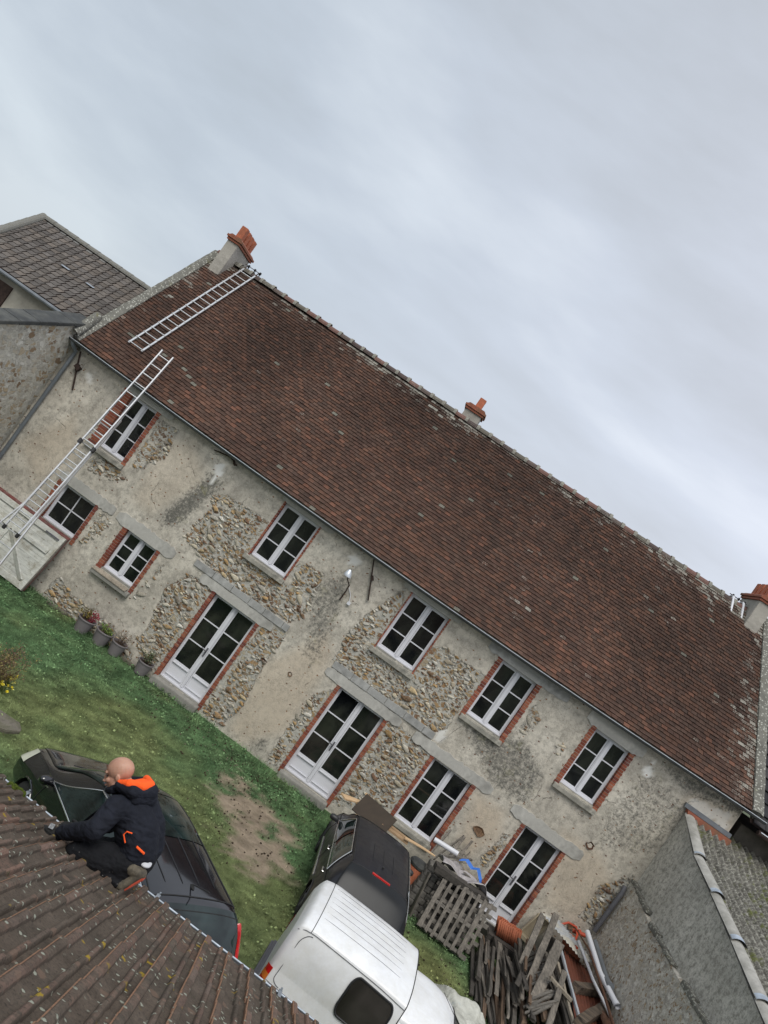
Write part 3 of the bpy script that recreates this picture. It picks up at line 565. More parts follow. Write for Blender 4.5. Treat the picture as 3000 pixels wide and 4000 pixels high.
# sills
def sill(x0,x1,z,th=.10,out=.09,mat='sill_stone',slope=.03,zin=None):
    b=MB(); b.prism([(-out,z-th),(-out,z),(REC-.06,z+slope+.03),(REC-.06,z-th)],0,x0,x1); o=b.build('sill',mat,house,bevel=.008); setorigin(o,((x0+x1)/2,0,z)); return o
sill(-8.54,-7.42,3.63); sill(-3.81,-2.66,3.66); sill(-.16,1.04,3.63); sill(2.39,3.50,3.58); sill(4.93,6.03,3.56); sill(2.40,3.54,.74,.09)
sill(-6.6,-5.5,1.27,.09,.12,'cement'); 
b=MB(); b.prism([(-.135,1.275),(-.135,1.295),(REC-.06,1.41),(REC-.06,1.385)],0,-6.59,-5.6); o=b.build('sill_board','pale_wood',house); setorigin(o,(-6.05,0,1.28))
for x0,x1 in ((-3.90,-2.60),(-.22,1.10),(4.9,6.0)):
    b=MB(); b.prism([(-.20,-.05),(-.20,.13),(REC-.05,.155),(REC-.05,-.05)],0,x0,x1); o=b.build('door_step','cement',house,bevel=.012); setorigin(o,((x0+x1)/2,-.1,0))
# lintels: cast slabs proud of the render, with ragged rounded ends
def lintel(x0,x1,z0,z1,mat='lintel',y=-.022,seed=0,rag=.03,cut=None):
    rnd=random.Random(seed); n=26; top=[];bot=[]
    for i in range(n+1):
        t=i/n; x=x0+(x1-x0)*t; e=min(t,1-t)*(x1-x0); rr=(z1-z0)*.5
        k=math.sqrt(max(0,1-(1-min(1,e/rr))**2)); zm=(z0+z1)/2
        if cut and cut[0]-.02<x<cut[1]+.02: zb=z0
        else: zb=zm-(zm-z0)*max(k,.62)+rnd.uniform(-rag*.6,rag)*.9
        top.append((x,zm+(z1-zm)*max(k,.55)+rnd.uniform(-rag,rag)*.9)); bot.append((x,zb))
    poly=top+bot[::-1]
    b=MB(); n=len(poly); m=len(top)
    vs=[(p[0],y,p[1]) for p in poly]+[(p[0],.03,p[1]) for p in poly]
    fs=[(i,i+1,n-2-i,n-1-i) for i in range(m-1)]+[(i,i+n,(i+1)%n+n,(i+1)%n) for i in range(n)]
    b.add(vs,fs); o=b.build('lintel',mat,house); setorigin(o,((x0+x1)/2,0,z0)); return o
lintel(-8.5,-7.1,5.17,5.40,seed=1,cut=(-8.28,-7.52)); lintel(-3.84,-2.35,5.175,5.40,seed=2,cut=(-3.7,-2.71)); lintel(-.34,1.24,5.175,5.385,seed=3,cut=(-.06,.97))
lintel(2.04,4.18,5.115,5.37,'grey_beam',seed=4,cut=(2.48,3.42)); lintel(4.72,6.2,5.075,5.43,seed=5,cut=(5.03,5.94))
lintel(-8.6,-6.95,2.50,2.75,seed=6,cut=(-8.4,-7.43)); lintel(-6.85,-5.15,2.485,2.78,seed=7,cut=(-6.42,-5.57)); lintel(1.8,3.95,2.425,2.68,seed=8,cut=(2.47,3.5))
lintel(-4.35,-2.25,2.495,2.72,seed=9,cut=(-3.83,-2.64)); lintel(-.68,1.42,2.455,2.70,seed=10,cut=(-.18,1.06)); lintel(4.5,6.36,2.405,2.68,seed=11,cut=(4.97,5.94))
def beam(x0,x1,z0,z1):
    b=MB(); x=x0; rnd=random.Random(int(x0*10))
    while x<x1-.05:
        w=rnd.uniform(.42,.56); b.box((x,-.034+rnd.uniform(-.004,.004),z0),(min(x+w,x1)-.008,.03,z1+rnd.uniform(-.01,.01))); x+=w
    o=b.build('lintel_beam','grey_beam',house,bevel=.006); setorigin(o,((x0+x1)/2,0,z0))
beam(-4.65,-1.93,2.725,2.885); beam(-.62,2.2,2.705,2.87); 
# hole in the wall above the fourth upper window
b=MB(); b.prism([(3.5,5.44),(3.6,5.40),(3.72,5.36),(3.86,5.38),(3.82,5.5),(3.66,5.51),(3.56,5.50)],1,-.045,-.02); o=b.build('wall_hole','black_plastic',house); setorigin(o,(3.7,0,5.4))
# deep pits in the render
for i,(x,z,s) in enumerate(((4.2,1.68,.17),(6.35,2.88,.13),(7.0,1.2,.12),(-2.0,1.9,.07),(-1.3,2.0,.08))):
    rnd=random.Random(i); p=[(x+s*math.cos(a)*rnd.uniform(.5,1),z+s*.8*math.sin(a)*rnd.uniform(.5,1)) for a in np.linspace(0,6.28,11)[:-1]]
    b=MB(); 
    p2=[(x+(q[0]-x)*.55,z+(q[1]-z)*.55) for q in p]; n=len(p)
    b.add([(q[0],-.028,q[1]) for q in p]+[(q[0],-.004,q[1]) for q in p2],[(i_,(i_+1)%n,(i_+1)%n+n,i_+n) for i_ in range(n)]+[tuple(range(n,2*n))])
    o=b.build('render_pit','rust' if i%2 else 'brown_wood',house); setorigin(o,(x,0,z))
# ---- iron wall anchors
def anchor(p,q,extra=()):
    b=MB(); b.bar((p[0],-.05,p[1]),(q[0],-.05,q[1]),.035,.03,jit=.2)
    for a,c,w in extra: b.bar((a[0],-.06,a[1]),(c[0],-.06,c[1]),w,w,jit=.2)
    o=b.build('wall_anchor','rust_iron',house); setorigin(o,((p[0]+q[0])/2,0,(p[1]+q[1])/2))
anchor((-9.95,5.28),(-9.55,4.40),[((-9.84,4.95),(-9.70,4.90),.10),((-9.80,5.0),(-9.74,4.84),.07)])
anchor((-5.83,5.21),(-5.12,5.36),[((-5.48,5.36),(-5.32,5.30),.09),((-5.40,5.38),(-5.20,5.19),.04),((-5.26,5.22),(-5.16,5.22),.04)])
anchor((-1.25,5.31),(-.80,4.43),[((-1.06,4.95),(-.98,4.86),.06)])
# ---- wall lamp on its arm, and the small junction box below
b=MB(); b.tube([(-1.35,-.03,4.06),(-1.345,-.05,4.30),(-1.36,-.10,4.48)],.017,8); b.tube([(-1.36,-.10,4.47),(-1.45,-.28,4.57),(-1.50,-.36,4.70)],.014,8)
o=b.build('wall_lamp','rust_iron',house,smooth=True); setorigin(o,(-1.35,0,4.1))
b=MB(); b.grid(lambda u,v:(-1.515+.02*u+(.030+.065*math.sin(min(1,u*1.1)*1.5))*math.cos(v*6.2832),-.38+(.030+.065*math.sin(min(1,u*1.1)*1.5))*math.sin(v*6.2832),4.80-.17*u),8,20); b.build('lamp_shade','zinc_bright',o,smooth=True)
b=MB(); b.box((-1.17,-.06,4.08),(-1.09,0,4.15)); b.tube([(-1.14,-.03,4.15),(-1.20,-.02,4.28),(-1.33,-.03,4.42)],.008,6); o=b.build('junction_box','white_pvc_grey',house); setorigin(o,(-1.13,0,4.1))
# ---- roof tiles of the farmhouse: every tile a little slab
def tile_roof(name,mat,P,xr,length,W_,E_,th,pal,parent,seed=0,lichfn=None,tilt=.010,jx=.12,skip=None,colfn=None,jz=.004,gap=.006,stag=True,kv=.15):
    rg=np.random.default_rng(seed); rows=int(length/E_); vs=[];fs=[];col=[];li=[]
    for r in range(rows):
        t0=r*E_/length; t1=min(1,(r+1.25)*E_/length); x0,x1=xr(t0); n=int((x1-x0)/W_)
        offx=(W_/2 if (r%2 and stag) else 0)
        for k in range(-1,n+1):
            xa=x0+offx+k*W_+rg.normal(0,jx*.01); xb=xa+W_-gap-abs(rg.normal(0,.001)); xa=max(xa,x0); xb=min(xb,x1)
            if xb-xa<.03: continue
            if skip and skip((xa+xb)/2,t0): continue
            d=rg.normal(0,.0035,2); h0=th+tilt+abs(rg.normal(0,jz)); h1=h0; sk=rg.normal(0,jz,1)[0]; b0=len(vs); dt=rg.normal(0,.004)/length
            A=P(xa,t0+dt,h0+sk); B=P(xb,t0+dt,h1-sk); Cc=P(xb,t1,.004); D=P(xa,t1,.004); E=P(xa,t0+dt,h0-th+sk); F=P(xb,t0+dt,h1-th-sk)
            vs+=[A,B,Cc,D,E,F]; fs+=[(b0,b0+1,b0+2,b0+3),(b0+4,b0+5,b0+1,b0),(b0+4,b0,b0+3),(b0+1,b0+5,b0+2)]
            xm=(xa+xb)/2; c=colfn(xm,t0,rg) if colfn else pal[rg.integers(len(pal))]; kk=rg.uniform(1-kv,1+kv)
            col+=[(c[0]*kk,c[1]*kk,c[2]*kk)]*6; l=(lichfn(xm,t0)+rg.normal(0,.35)) if lichfn else rg.normal(0,.3); li+=[l]*6
    m=MB(); m.v=[tuple(v) for v in vs]; m.f=fs; m.col=col; m.lich=li
    return m.build(name,mat,parent,colors=True,recalc=False)
PALM=[(.076,.043,.032),(.066,.039,.030),(.086,.047,.033),(.066,.041,.031),(.080,.049,.037),(.096,.052,.036),(.058,.037,.029),(.102,.055,.038),(.078,.047,.035),(.070,.042,.032)]
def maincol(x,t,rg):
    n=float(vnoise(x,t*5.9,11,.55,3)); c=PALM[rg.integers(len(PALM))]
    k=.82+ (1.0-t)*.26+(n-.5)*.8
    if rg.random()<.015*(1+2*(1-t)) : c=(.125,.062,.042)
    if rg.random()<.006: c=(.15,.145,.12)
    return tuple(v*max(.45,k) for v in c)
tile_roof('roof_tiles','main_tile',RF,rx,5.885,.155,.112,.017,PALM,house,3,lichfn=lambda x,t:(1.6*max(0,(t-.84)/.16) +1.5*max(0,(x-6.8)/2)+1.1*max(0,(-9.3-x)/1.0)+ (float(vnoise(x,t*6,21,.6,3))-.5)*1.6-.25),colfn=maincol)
b=MB(); b.add([RF(rx(0)[0],0,-.004),RF(rx(0)[1],0,-.004),RF(rx(1)[1],1,-.004),RF(rx(1)[0],1,-.004)],[(0,1,2,3)])
b.grid(lambda u,v:RF(rx(v)[0]+(rx(v)[1]-rx(v)[0])*u,v,-.006),30,1)
b.add([(rx(1)[0],3.8,9.78),(rx(1)[1],3.8,9.78),(8.66,8.0,5.4),(-10.12,8.0,5.4)],[(0,1,2,3)])
b.v=b.v[4:]; b.f=[tuple(i-4 for i in f) for f in b.f[1:]]; b.build('roof_deck','rust_iron',house)
# ridge: overlapping half round tiles bedded in lichened mortar
def half_round(m,p,q,r,r2=None,n=7,up=V((0,0,1)),arc=math.pi*1.05):
    p,q=V(p),V(q); d=(q-p).normalized(); a=d.cross(up).normalized(); up2=a.cross(d).normalized(); vs=[]; r2=r2 or r
    for t,rr in ((p,r),(q,r2)):
        for k in range(n+1):
            an=-arc/2+arc*k/n; vs.append(t+a*math.sin(an)*rr+up2*math.cos(an)*rr)
    return m.add(vs,[(k,k+1,n+2+k,n+1+k) for k in range(n)])
b=MB(); x=-10.42; i=0
while x<8.1:
    w=.40; c=random.choice([(.12,.095,.085),(.09,.07,.065),(.17,.10,.085),(.13,.12,.10)]); b.c=c; b.l=random.uniform(.0,1.0); z=9.77+random.uniform(-.012,.012)
    half_round(b,(x,3.82,z),(x+w+.02,3.82,z),.115,.125); b.l=1.2; b.c=(.19,.185,.16); half_round(b,(x+w-.05,3.82,z+.008),(x+w+.04,3.82,z+.008),.140,.145)
    x+=w
b.build('ridge_tiles','main_tile',house,colors=True)
# cement verges
def verge(x0t,w,side,name='verge'):
    b=MB(); n=40; vs=[]
    for i in range(n+1):
        t=i/n*1.01; xx=x0t(t); rn=random.uniform(-.012,.012)
        for dx,h in ((0,-.05),(0,.06+rn),(w*.5,.095+rn),(w,.05+rn),(w,-.3)): vs.append(RF(xx+dx,t,h))
    fs=[(i*5+k,i*5+k+1,i*5+k+6,i*5+k+5) for i in range(n) for k in range(4)]+[(0,1,2,3,4)]; b.add(vs,fs); b.build(name,'verge_cement',house,smooth=True)
t_=NT('verge_cement'); co=t_.co(); c_=t_.ramp(t_.noise(co,3,7,.75),[(.3,(.10,.098,.085)),(.7,(.20,.195,.17))]); v_=t_.math('ADD',t_.vor(co,16),t_.math('MULTIPLY',t_.noise(co,40,3),.3)); c_=t_.mix(t_.ramp(v_,[(.42,.85),(.50,0.)]),c_,(.42,.42,.37)); c_=t_.mix(t_.ramp(t_.noise(co,2.3,5,.8),[(.6,0.),(.68,.6)]),c_,(.13,.12,.03)); t_.bump(v_,.6,.01); M['verge_cement']=t_.set(c_,.95,spec=.2)
verge(lambda t:rx(t)[0]-.12,.24,-1); verge(lambda t:rx(t)[1]-.04,.26,1)
# gutter along the eave
simple('gutter_dark',(.085,.09,.095),.5,.2,.2,4,.1,.002)
b=MB()
def gut(u,v):
    x=-10.3+(8.95+10.3)*u; p=RF(min(max(x,-10.1),8.7),0); an=math.pi*(v*1.0); return V((x,p.y-.035-.055-.055*math.cos(an),p.z-.03-.06*math.sin(an)))
b.grid(gut,60,8); b.tube([gut(u,0)+V((0,-.004,.004)) for u in np.linspace(0,1,50)],.0105,6)
b.build('gutter','gutter_dark',house,smooth=True)
b=MB(); b.tube([gut(u,0)+V((0,-.010,.006)) for u in np.linspace(0,1,50)],.007,6); b.build('gutter_lip','zinc_bright',house,smooth=True)
b=MB(); b.tube([(-10.12,-.33,5.42),(-10.10,-.30,5.34),(-10.02,-.12,5.22),(-10.03,-.09,5.08),(-10.08,-.07,0.3)],.048,12)
for z in (4.3,3.0,1.6): b.tube([(-10.075,-.075,z-.02),(-10.075,-.075,z+.02)],.056,12)
b.build('downpipe','pipe_grey',house,smooth=True)
# drain stub low on the right
b=MB(); b.tube([(7.42,-.10,2.62),(7.42,-.16,2.50),(7.40,-.16,1.45)],.055,12); b.tube([(7.41,-.16,2.05),(7.41,-.16,2.10)],.064,12); o=b.build('drain_pipe','grey_strip',house,smooth=True); setorigin(o,(7.41,-.1,2))
# ---- chimneys
def chimney(x0,x1,y0,y1,zb,zt,pots,label=None,hang=.07,flare=True,pr=.10,ph=.40,old=False):
    b=MB(); b.box((x0,y0,zb),(x1,y1,zt)); 
    if flare: b.prism([(x0-.03,zb),(x1+.05,zb),(x1,zb+.28),(x0,zb+.28)],1,y0-.03,y1)
    o=b.build('chimney','chimney_render',house,bevel=.008); setorigin(o,((x0+x1)/2,(y0+y1)/2,zt))
    c=MB()
    c.box((x0-hang*.6,y0-hang*.6,zt),(x1+hang*.6,y1+hang*.6,zt+.065)); c.box((x0-hang*1.1,y0-hang*1.1,zt+.07),(x1+hang*1.1,y1+hang*1.1,zt+.135)); c.prism([(x0-hang*.7,zt+.137),(x1+hang*.7,zt+.137),(x1-.02,zt+.20),(x0+.02,zt+.20)],1,y0-.04,y1+.04)
    c.build('chimney_cap','pot_brick',o,bevel=.006)
    for (px,py) in pots:
        p=MB(); z=zt+.18; s=pr
        outer=[(px-s,py-s),(px+s,py-s),(px+s,py+s),(px-s,py+s)]; inn=[(px-s*.75,py-s*.75),(px+s*.75,py-s*.75),(px+s*.75,py+s*.75),(px-s*.75,py+s*.75)]
        vs=[(a,b_,z) for a,b_ in outer]+[(a,b_,z+ph) for a,b_ in outer]+[(a,b_,z+ph) for a,b_ in inn]+[(a,b_,z+ph-.25) for a,b_ in inn]
        fs=[(i,(i+1)%4,(i+1)%4+4,i+4) for i in range(4)]+[(i+4,(i+1)%4+4,(i+1)%4+8,i+8) for i in range(4)]+[(i+8,(i+1)%4+8,(i+1)%4+12,i+12) for i in range(4)]+[(12,13,14,15)]
        p.add(vs,fs); p.build('chimney_pot','terracotta',o,bevel=.008)
chimney(-10.14,-9.78,3.24,4.5,8.9,10.18,[(-9.96,3.42+.29*i) for i in range(4)])
chimney(-1.86,-1.33,4.05,4.6,9.2,10.15,[(-1.59,4.3)],ph=.34,flare=False)
chimney(7.56,7.95,3.34,4.6,8.9,10.16,[(7.76,3.56+.29*i) for i in range(4)])
# mortar patch under the left chimney
# flashing and rendered corner above the annex roof
b=MB(); b.box((7.5,-.07,4.80),(8.66,.02,4.90)); o=b.build('zinc_flashing','pipe_grey',house); setorigin(o,(8.0,0,4.8))
b=MB(); b.prism([(7.62,4.67),(8.70,4.62),(8.68,4.79),(7.58,4.79)],1,-.16,.02); o=b.build('eave_board','pot_brick',house); setorigin(o,(8.0,0,4.7))
# ================================================================ roof ladder and hooks, extension ladder
def ladder(m,A,B,width,n,rail=(.07,.028),rung=.016,across=None,off=V((0,0,0)),rungs=(0.03,.97)):
    A,B=V(A),V(B); d=(B-A); a=across.normalized(); nrm=a.cross(d.normalized()).normalized()
    for s in (-1,1):
        m.bar(A+a*s*width/2,B+a*s*width/2,rail[1],rail[0],up=nrm)
    for i in range(n):
        p=A+d*(rungs[0]+(rungs[1]-rungs[0])*i/(n-1)); m.tube([p-a*width/2,p+a*width/2],rung,8)
rl=empty('roof_ladder',(-9.05,.35,6.2),'aluminium ladder lying flat on the tiles, hooked over the ridge by the left chimney','ladder')
A=RF(-9.06,.145,.09); B=RF(-9.26,1.0,.11); ac=V((1,.0,0))
for s in (-1,1): b=MB(); b.bar(A+ac*s*.20,B+ac*s*.20,.045,.03,up=(0,-.73,.686)); b.build('rail','alu',rl)
for i in range(18):
    p=A+(B-A)*(i+.15)/17.9; p=p+V((0,-.73,.686))*.02; b=MB(); b.tube([p-ac*.23,p+ac*.23],.014,8); b.build('rung','alu',rl,smooth=True)
for s in (-1,1):
    q=B+ac*s*.2; b=MB(); b.tube([q,q+V((0,.10,.14)),q+V((0,.22,.12)),q+V((0,.30,-.10))],.016,8); b.build('ridge_hook','rust_iron',rl,smooth=True)
b=MB(); b.tube([B+V((-.28,.08,.15)),B+V((.28,.08,.15))],.010,6); b.build('axle','rust_iron',rl,smooth=True)
for x in (-.17,.05,.24): b=MB(); b.tube([B+V((x,.07,.15)),B+V((x+.04,.07,.15))],.042,12); b.build('roller','rubber',rl,smooth=True)
hk=empty('roof_ladder',(7.3,3.75,9.8),'white hooked end of a roof ladder clamped over the ridge beside the right chimney','ladder')
for dx in (0,.32):
    b=MB(); b.tube([(7.14+dx,3.50,9.50),(7.12+dx,3.66,9.72),(7.09+dx,3.80,9.92),(7.08+dx,3.92,9.95),(7.08+dx,4.05,9.90),(7.08+dx,4.16,9.76)],.034,10); b.build('ridge_hook','white_pvc',hk,smooth=True)
b=MB(); b.tube([(6.98,3.86,9.955),(7.50,3.86,9.955)],.012,8); b.build('axle','rust_iron',hk)
for x in (7.06,7.24,7.42): b=MB(); b.tube([(x,3.86,9.955),(x+.035,3.86,9.955)],.045,12); b.build('roller','rubber',hk,smooth=True)
# extension ladder leaning on the eave; foot on the lawn
el=empty('extension_ladder',(-7.65,-2.3,0),'aluminium extension ladder leaning on the eave over the leftmost upper window','ladder')
T=V((-8.12,-.05,6.44)); F=V((-7.86,-1.88,1.37)); ac=V((1,.05,0)).normalized()
Adir=(T-F).normalized(); nrm=ac.cross(Adir).normalized()
if nrm.y>0: nrm=-nrm
for s in (-1,1): b=MB(); b.bar(F+ac*s*.175,T+ac*s*.16,.03,.065,up=nrm); b.build('upper_rail','alu',el)
for i in range(18):
    p=F+(T-F)*(i+.5)/18; b=MB(); b.tube([p-ac*.17,p+ac*.17],.015,8); b.build('rung','alu',el,smooth=True)
LL=[V((-8.235,-.62,4.55)),V((-8.13,-1.56,1.95)),V((-8.37,-2.33,.03))]; LR=[V((-7.855,-.62,4.55)),V((-7.70,-1.56,1.95)),V((-7.45,-2.33,.03))]
for Q in (LL,LR):
    b=MB()
    for a_,c_ in zip(Q[:-1],Q[1:]): b.bar(a_,c_,.028,.06,up=nrm)
    b.build('lower_rail','alu',el)
for i in range(15):
    z=.18+i*.29; q=[]
    for Q in (LL,LR):
        a_,c_=(Q[0],Q[1]) if z>1.95 else (Q[1],Q[2]); q.append(a_.lerp(c_,(a_.z-z)/(a_.z-c_.z)))
    b=MB(); b.tube(q,.015,8); b.build('rung','alu',el,smooth=True)
for s in (-1,1):
    c=F+ac*s*.175; b=MB(); b.bar(c-Adir*.07,c+Adir*.03,.055,.10,up=nrm); b.build('rubber_foot','rubber',el,bevel=.01)
    c=(LL if s<0 else LR)[2]; b=MB(); b.bar(c-Adir*.02,c+Adir*.06,.05,.09,up=nrm); b.build('rubber_foot','rubber',el,bevel=.01)
    c=F+Adir*2.45+ac*s*.185; b=MB(); b.bar(c-Adir*.06,c+Adir*.06,.07,.12,up=nrm); b.build('guide_bracket','black_plastic',el,bevel=.008)
# ================================================================ NEIGHBOURS
nl=empty('neighbour_house',(-13,0,0),'neighbouring house with grey brown tiled roof beyond the left stone wall','house')
def wallmat(): simple('pale_render',(.38,.355,.30),.92,0,.18,2.2,.4,.006,.2,dirt=(.17,.155,.13),dirtamt=.7)
wallmat()
b=MB(); b.box((-14.0,.15,-.1),(-10.62,6,5.75)); b.build('wall','pale_render',nl)
nrx=lambda t:(-14.02-.9*t,-10.3)
def NP(x,t,h=0): return V((x,-.1+3.1*t-h*.5,5.82+1.84*t+h*.86))
tile_roof('roof','dark_tile',NP,nrx,3.6,.24,.20,.010,[(.085,.075,.065),(.07,.062,.055),(.10,.085,.072),(.078,.072,.066)],nl,5,tilt=.010,jz=.002,gap=.045,stag=False,kv=.22,jx=.02,lichfn=lambda x,t:1.2*(t>.92),colfn=lambda x,t,rg:[(.125,.112,.10),(.11,.10,.092),(.14,.122,.106),(.118,.108,.10)][rg.integers(4)])
b=MB(); b.add([NP(-14.02,0,-.01),NP(-10.3,0,-.01),NP(-10.3,1,-.01),NP(-14.92,1,-.01),(-14.1,6.1,5.8),(-10.3,6.1,5.8)],[(0,1,2,3),(0,3,4),(3,2,5,4)]); b.build('roof_deck','rust_iron',nl)
b=MB(); b.c=(.15,.14,.10); b.l=1.5; x=-14.9
while x<-10.5: half_round(b,(x,3.0,7.66),(x+.42,3.0,7.66),.11,.12); x+=.4
p,q=V((-14.0,-.1,5.86)),V((-14.92,3.0,7.67)); 
for i in range(9): half_round(b,p+(q-p)*i/9,p+(q-p)*(i+1.05)/9,.11,.12)
b.build('ridge','dark_tile',nl,colors=True)
b=MB(); b.tube([(-14.0,-.2,5.76),(-10.65,-.2,5.76)],.05,8); b.build('gutter','pipe_grey',nl,smooth=True)
for k in ((-12.1,5.36),(-12.9,5.40)):
    pass
b=MB(); b.box((-13.2,-.02+.12,4.6),(-12.42,.15,5.58)); b.build('shutter','rust_iron',nl)
for x,t in ((-12.62,.50),(-11.75,.49)): b=MB(); b.add([NP(x,t,.05),NP(x+.26,t,.05),NP(x+.26,t+.02,.045),NP(x,t+.02,.045)],[(0,1,2,3)]); b.build('roof_patch','zinc',nl)
simple('dark_render',(.10,.09,.075),.95,0,.3,4,.5,.01,.1)
nr=empty('neighbour_house',(12,0,0),'right hand neighbouring house with dark grey interlocking tiles and a dark gutter','house')
b=MB(); b.box((8.9,.35,-.1),(17,6,5.2)); b.build('wall','dark_render',nr)
def NQ(x,t,h=0): return V((x,-.2+3.3*t-h*.72,5.36+3.5*t+h*.69))
DK=[(.040,.040,.043),(.033,.033,.037),(.050,.048,.050)]
tile_roof('roof','dark_tile',NQ,lambda t:(8.8-.4*t,17),4.8,.30,.33,.03,DK,nr,6,tilt=.035,jz=.002,lichfn=lambda x,t:-.5)
b=MB(); b.add([NQ(8.75,0,-.01),NQ(17,0,-.01),NQ(17,1,-.01),NQ(8.3,1,-.01),(8.3,7,5.3),(17,7,5.3)],[(0,1,2,3),(3,2,5,4)]); b.build('roof_deck','rust_iron',nr)
b=MB(); b.tube([(8.95,-.3,5.28),(17,-.3,5.28)],.06,8); b.build('gutter','rust_iron',nr,smooth=True)
b=MB(); b.tube([(8.98,-.355,5.32),(17,-.355,5.32)],.012,8); b.build('gutter_lip','zinc_bright',nr,smooth=True)
# left party wall coming towards the camera
sw=empty('stone_wall',(-10.4,-3,0),'rough rubble stone wall with a slate coping at the left end of the farmhouse','wall')
b=MB(); top=[(.25,5.94),(-.6,5.68),(-2.9,4.88),(-7,3.5),(-9,2.9)]
poly=[(.25,-.1)]+top+[(-9,-.1)]
b.prism(poly,0,-10.62,-10.2); b.build('masonry','rubble',sw)
b=MB()
for (y0,z0),(y1,z1) in zip(top[:-1],top[1:]):
    n=max(1,int(abs(y1-y0)/.55))
    for k in range(n):
        a=k/n; c=(k+1)/n; ya,za,yb,zb=y0+(y1-y0)*a,z0+(z1-z0)*a,y0+(y1-y0)*c+.01,z0+(z1-z0)*c; j=random.uniform(-.008,.008)
        b.prism([(ya,za+.005),(yb,zb+.005),(yb,zb+.10+j),(ya,za+.10+j)],0,-10.68,-10.14)
simple('slate_cap',(.055,.058,.058),.8,0,.25,5,.4,.006,.3,dirt=(.2,.2,.17),dirtamt=.35)
b.build('coping','slate_cap',sw,bevel=.01)
b=MB(); half_round(b,(-10.16,-.42,5.55),(-10.30,.3,6.22),.13,.12); b.c=(.2,.2,.17); b.build('coping_tile','verge_cement',sw,smooth=True)
# ================================================================ ANNEX on the right
an=empty('lean_to_outbuilding',(9.5,-4,0),'lean-to outbuilding with grey block wall over old stone and a mossy corrugated roof','outbuilding')
b=MB(); b.prism([(-.01,-.1),(-.01,2.78),(-1.9,2.62),(-2.35,2.60),(-4.7,2.58),(-9,2.5),(-9,-.1)],0,7.5,7.9); b.build('stone_wall','rubble_annex',an)
VG=[(0,4.70),(-1.39,4.22),(-2.71,3.99),(-4.04,3.75),(-5.32,3.49),(-9,2.78)]
b=MB(); b.prism([(-.01,2.0)]+[(y-.01 if y==0 else y,z-.03) for y,z in VG]+[(-9,2.0)],0,7.62,7.88); b.build('block_wall','block_wall',an)
rnd=random.Random(3); y=-.02
while y>-8.8:
    L=rnd.uniform(.35,.6); zt=np.interp(-y,[0,1.9,2.35,4.7,9],[2.78,2.62,2.60,2.58,2.5]); w=rnd.uniform(.02,.09)
    if rnd.random()<.85: b=MB(); b.box((7.5-w*.4,y-L+.01,zt-.02+rnd.uniform(-.02,.02)),(7.63,y,zt+.05+rnd.uniform(-.02,.03))); b.build('ledge_stone','verge_cement',an,bevel=.012)
    y-=L
def roofz(y): return float(np.interp(-y,[-v[0] for v in VG],[v[1] for v in VG]))
b=MB()
def cor(u,v):
    x=7.70+(15-7.70)*u; y=.33-9.3*v; return V((x,y,roofz(y)+(.2*y if y>0 else 0)+.03+.05*math.sin((x)*2*math.pi/.177)))
b.grid(cor,330,26)
b.build('corrugated_roof','fibre_cement',an,smooth=True,recalc=False,edges=80)
b=MB(); b.box((8.0,-8.8,2.2),(15,-.1,2.3)); b.build('ceiling','black_plastic',an)
simple('verge_zinc',(.36,.35,.32),.8,.0,.2,6,.2,.003,.4,dirt=(.16,.155,.13),dirtamt=.6)
for i in range(6):
    ya=-.05-1.36*i; yb=ya-1.44; b=MB(); half_round(b,(7.71,ya,roofz(ya)-.075),(7.71,yb,roofz(yb)-.05),.16,.18,n=9,arc=math.pi*.62)
    b.build('verge_tile','verge_zinc',an,smooth=True)
    b=MB(); half_round(b,(7.71,yb+.13,roofz(yb+.13)-.048),(7.71,yb-.006,roofz(yb)-.044),.178,.183,n=9,arc=math.pi*.60); b.build('verge_joint','zinc_dull',an,smooth=True)
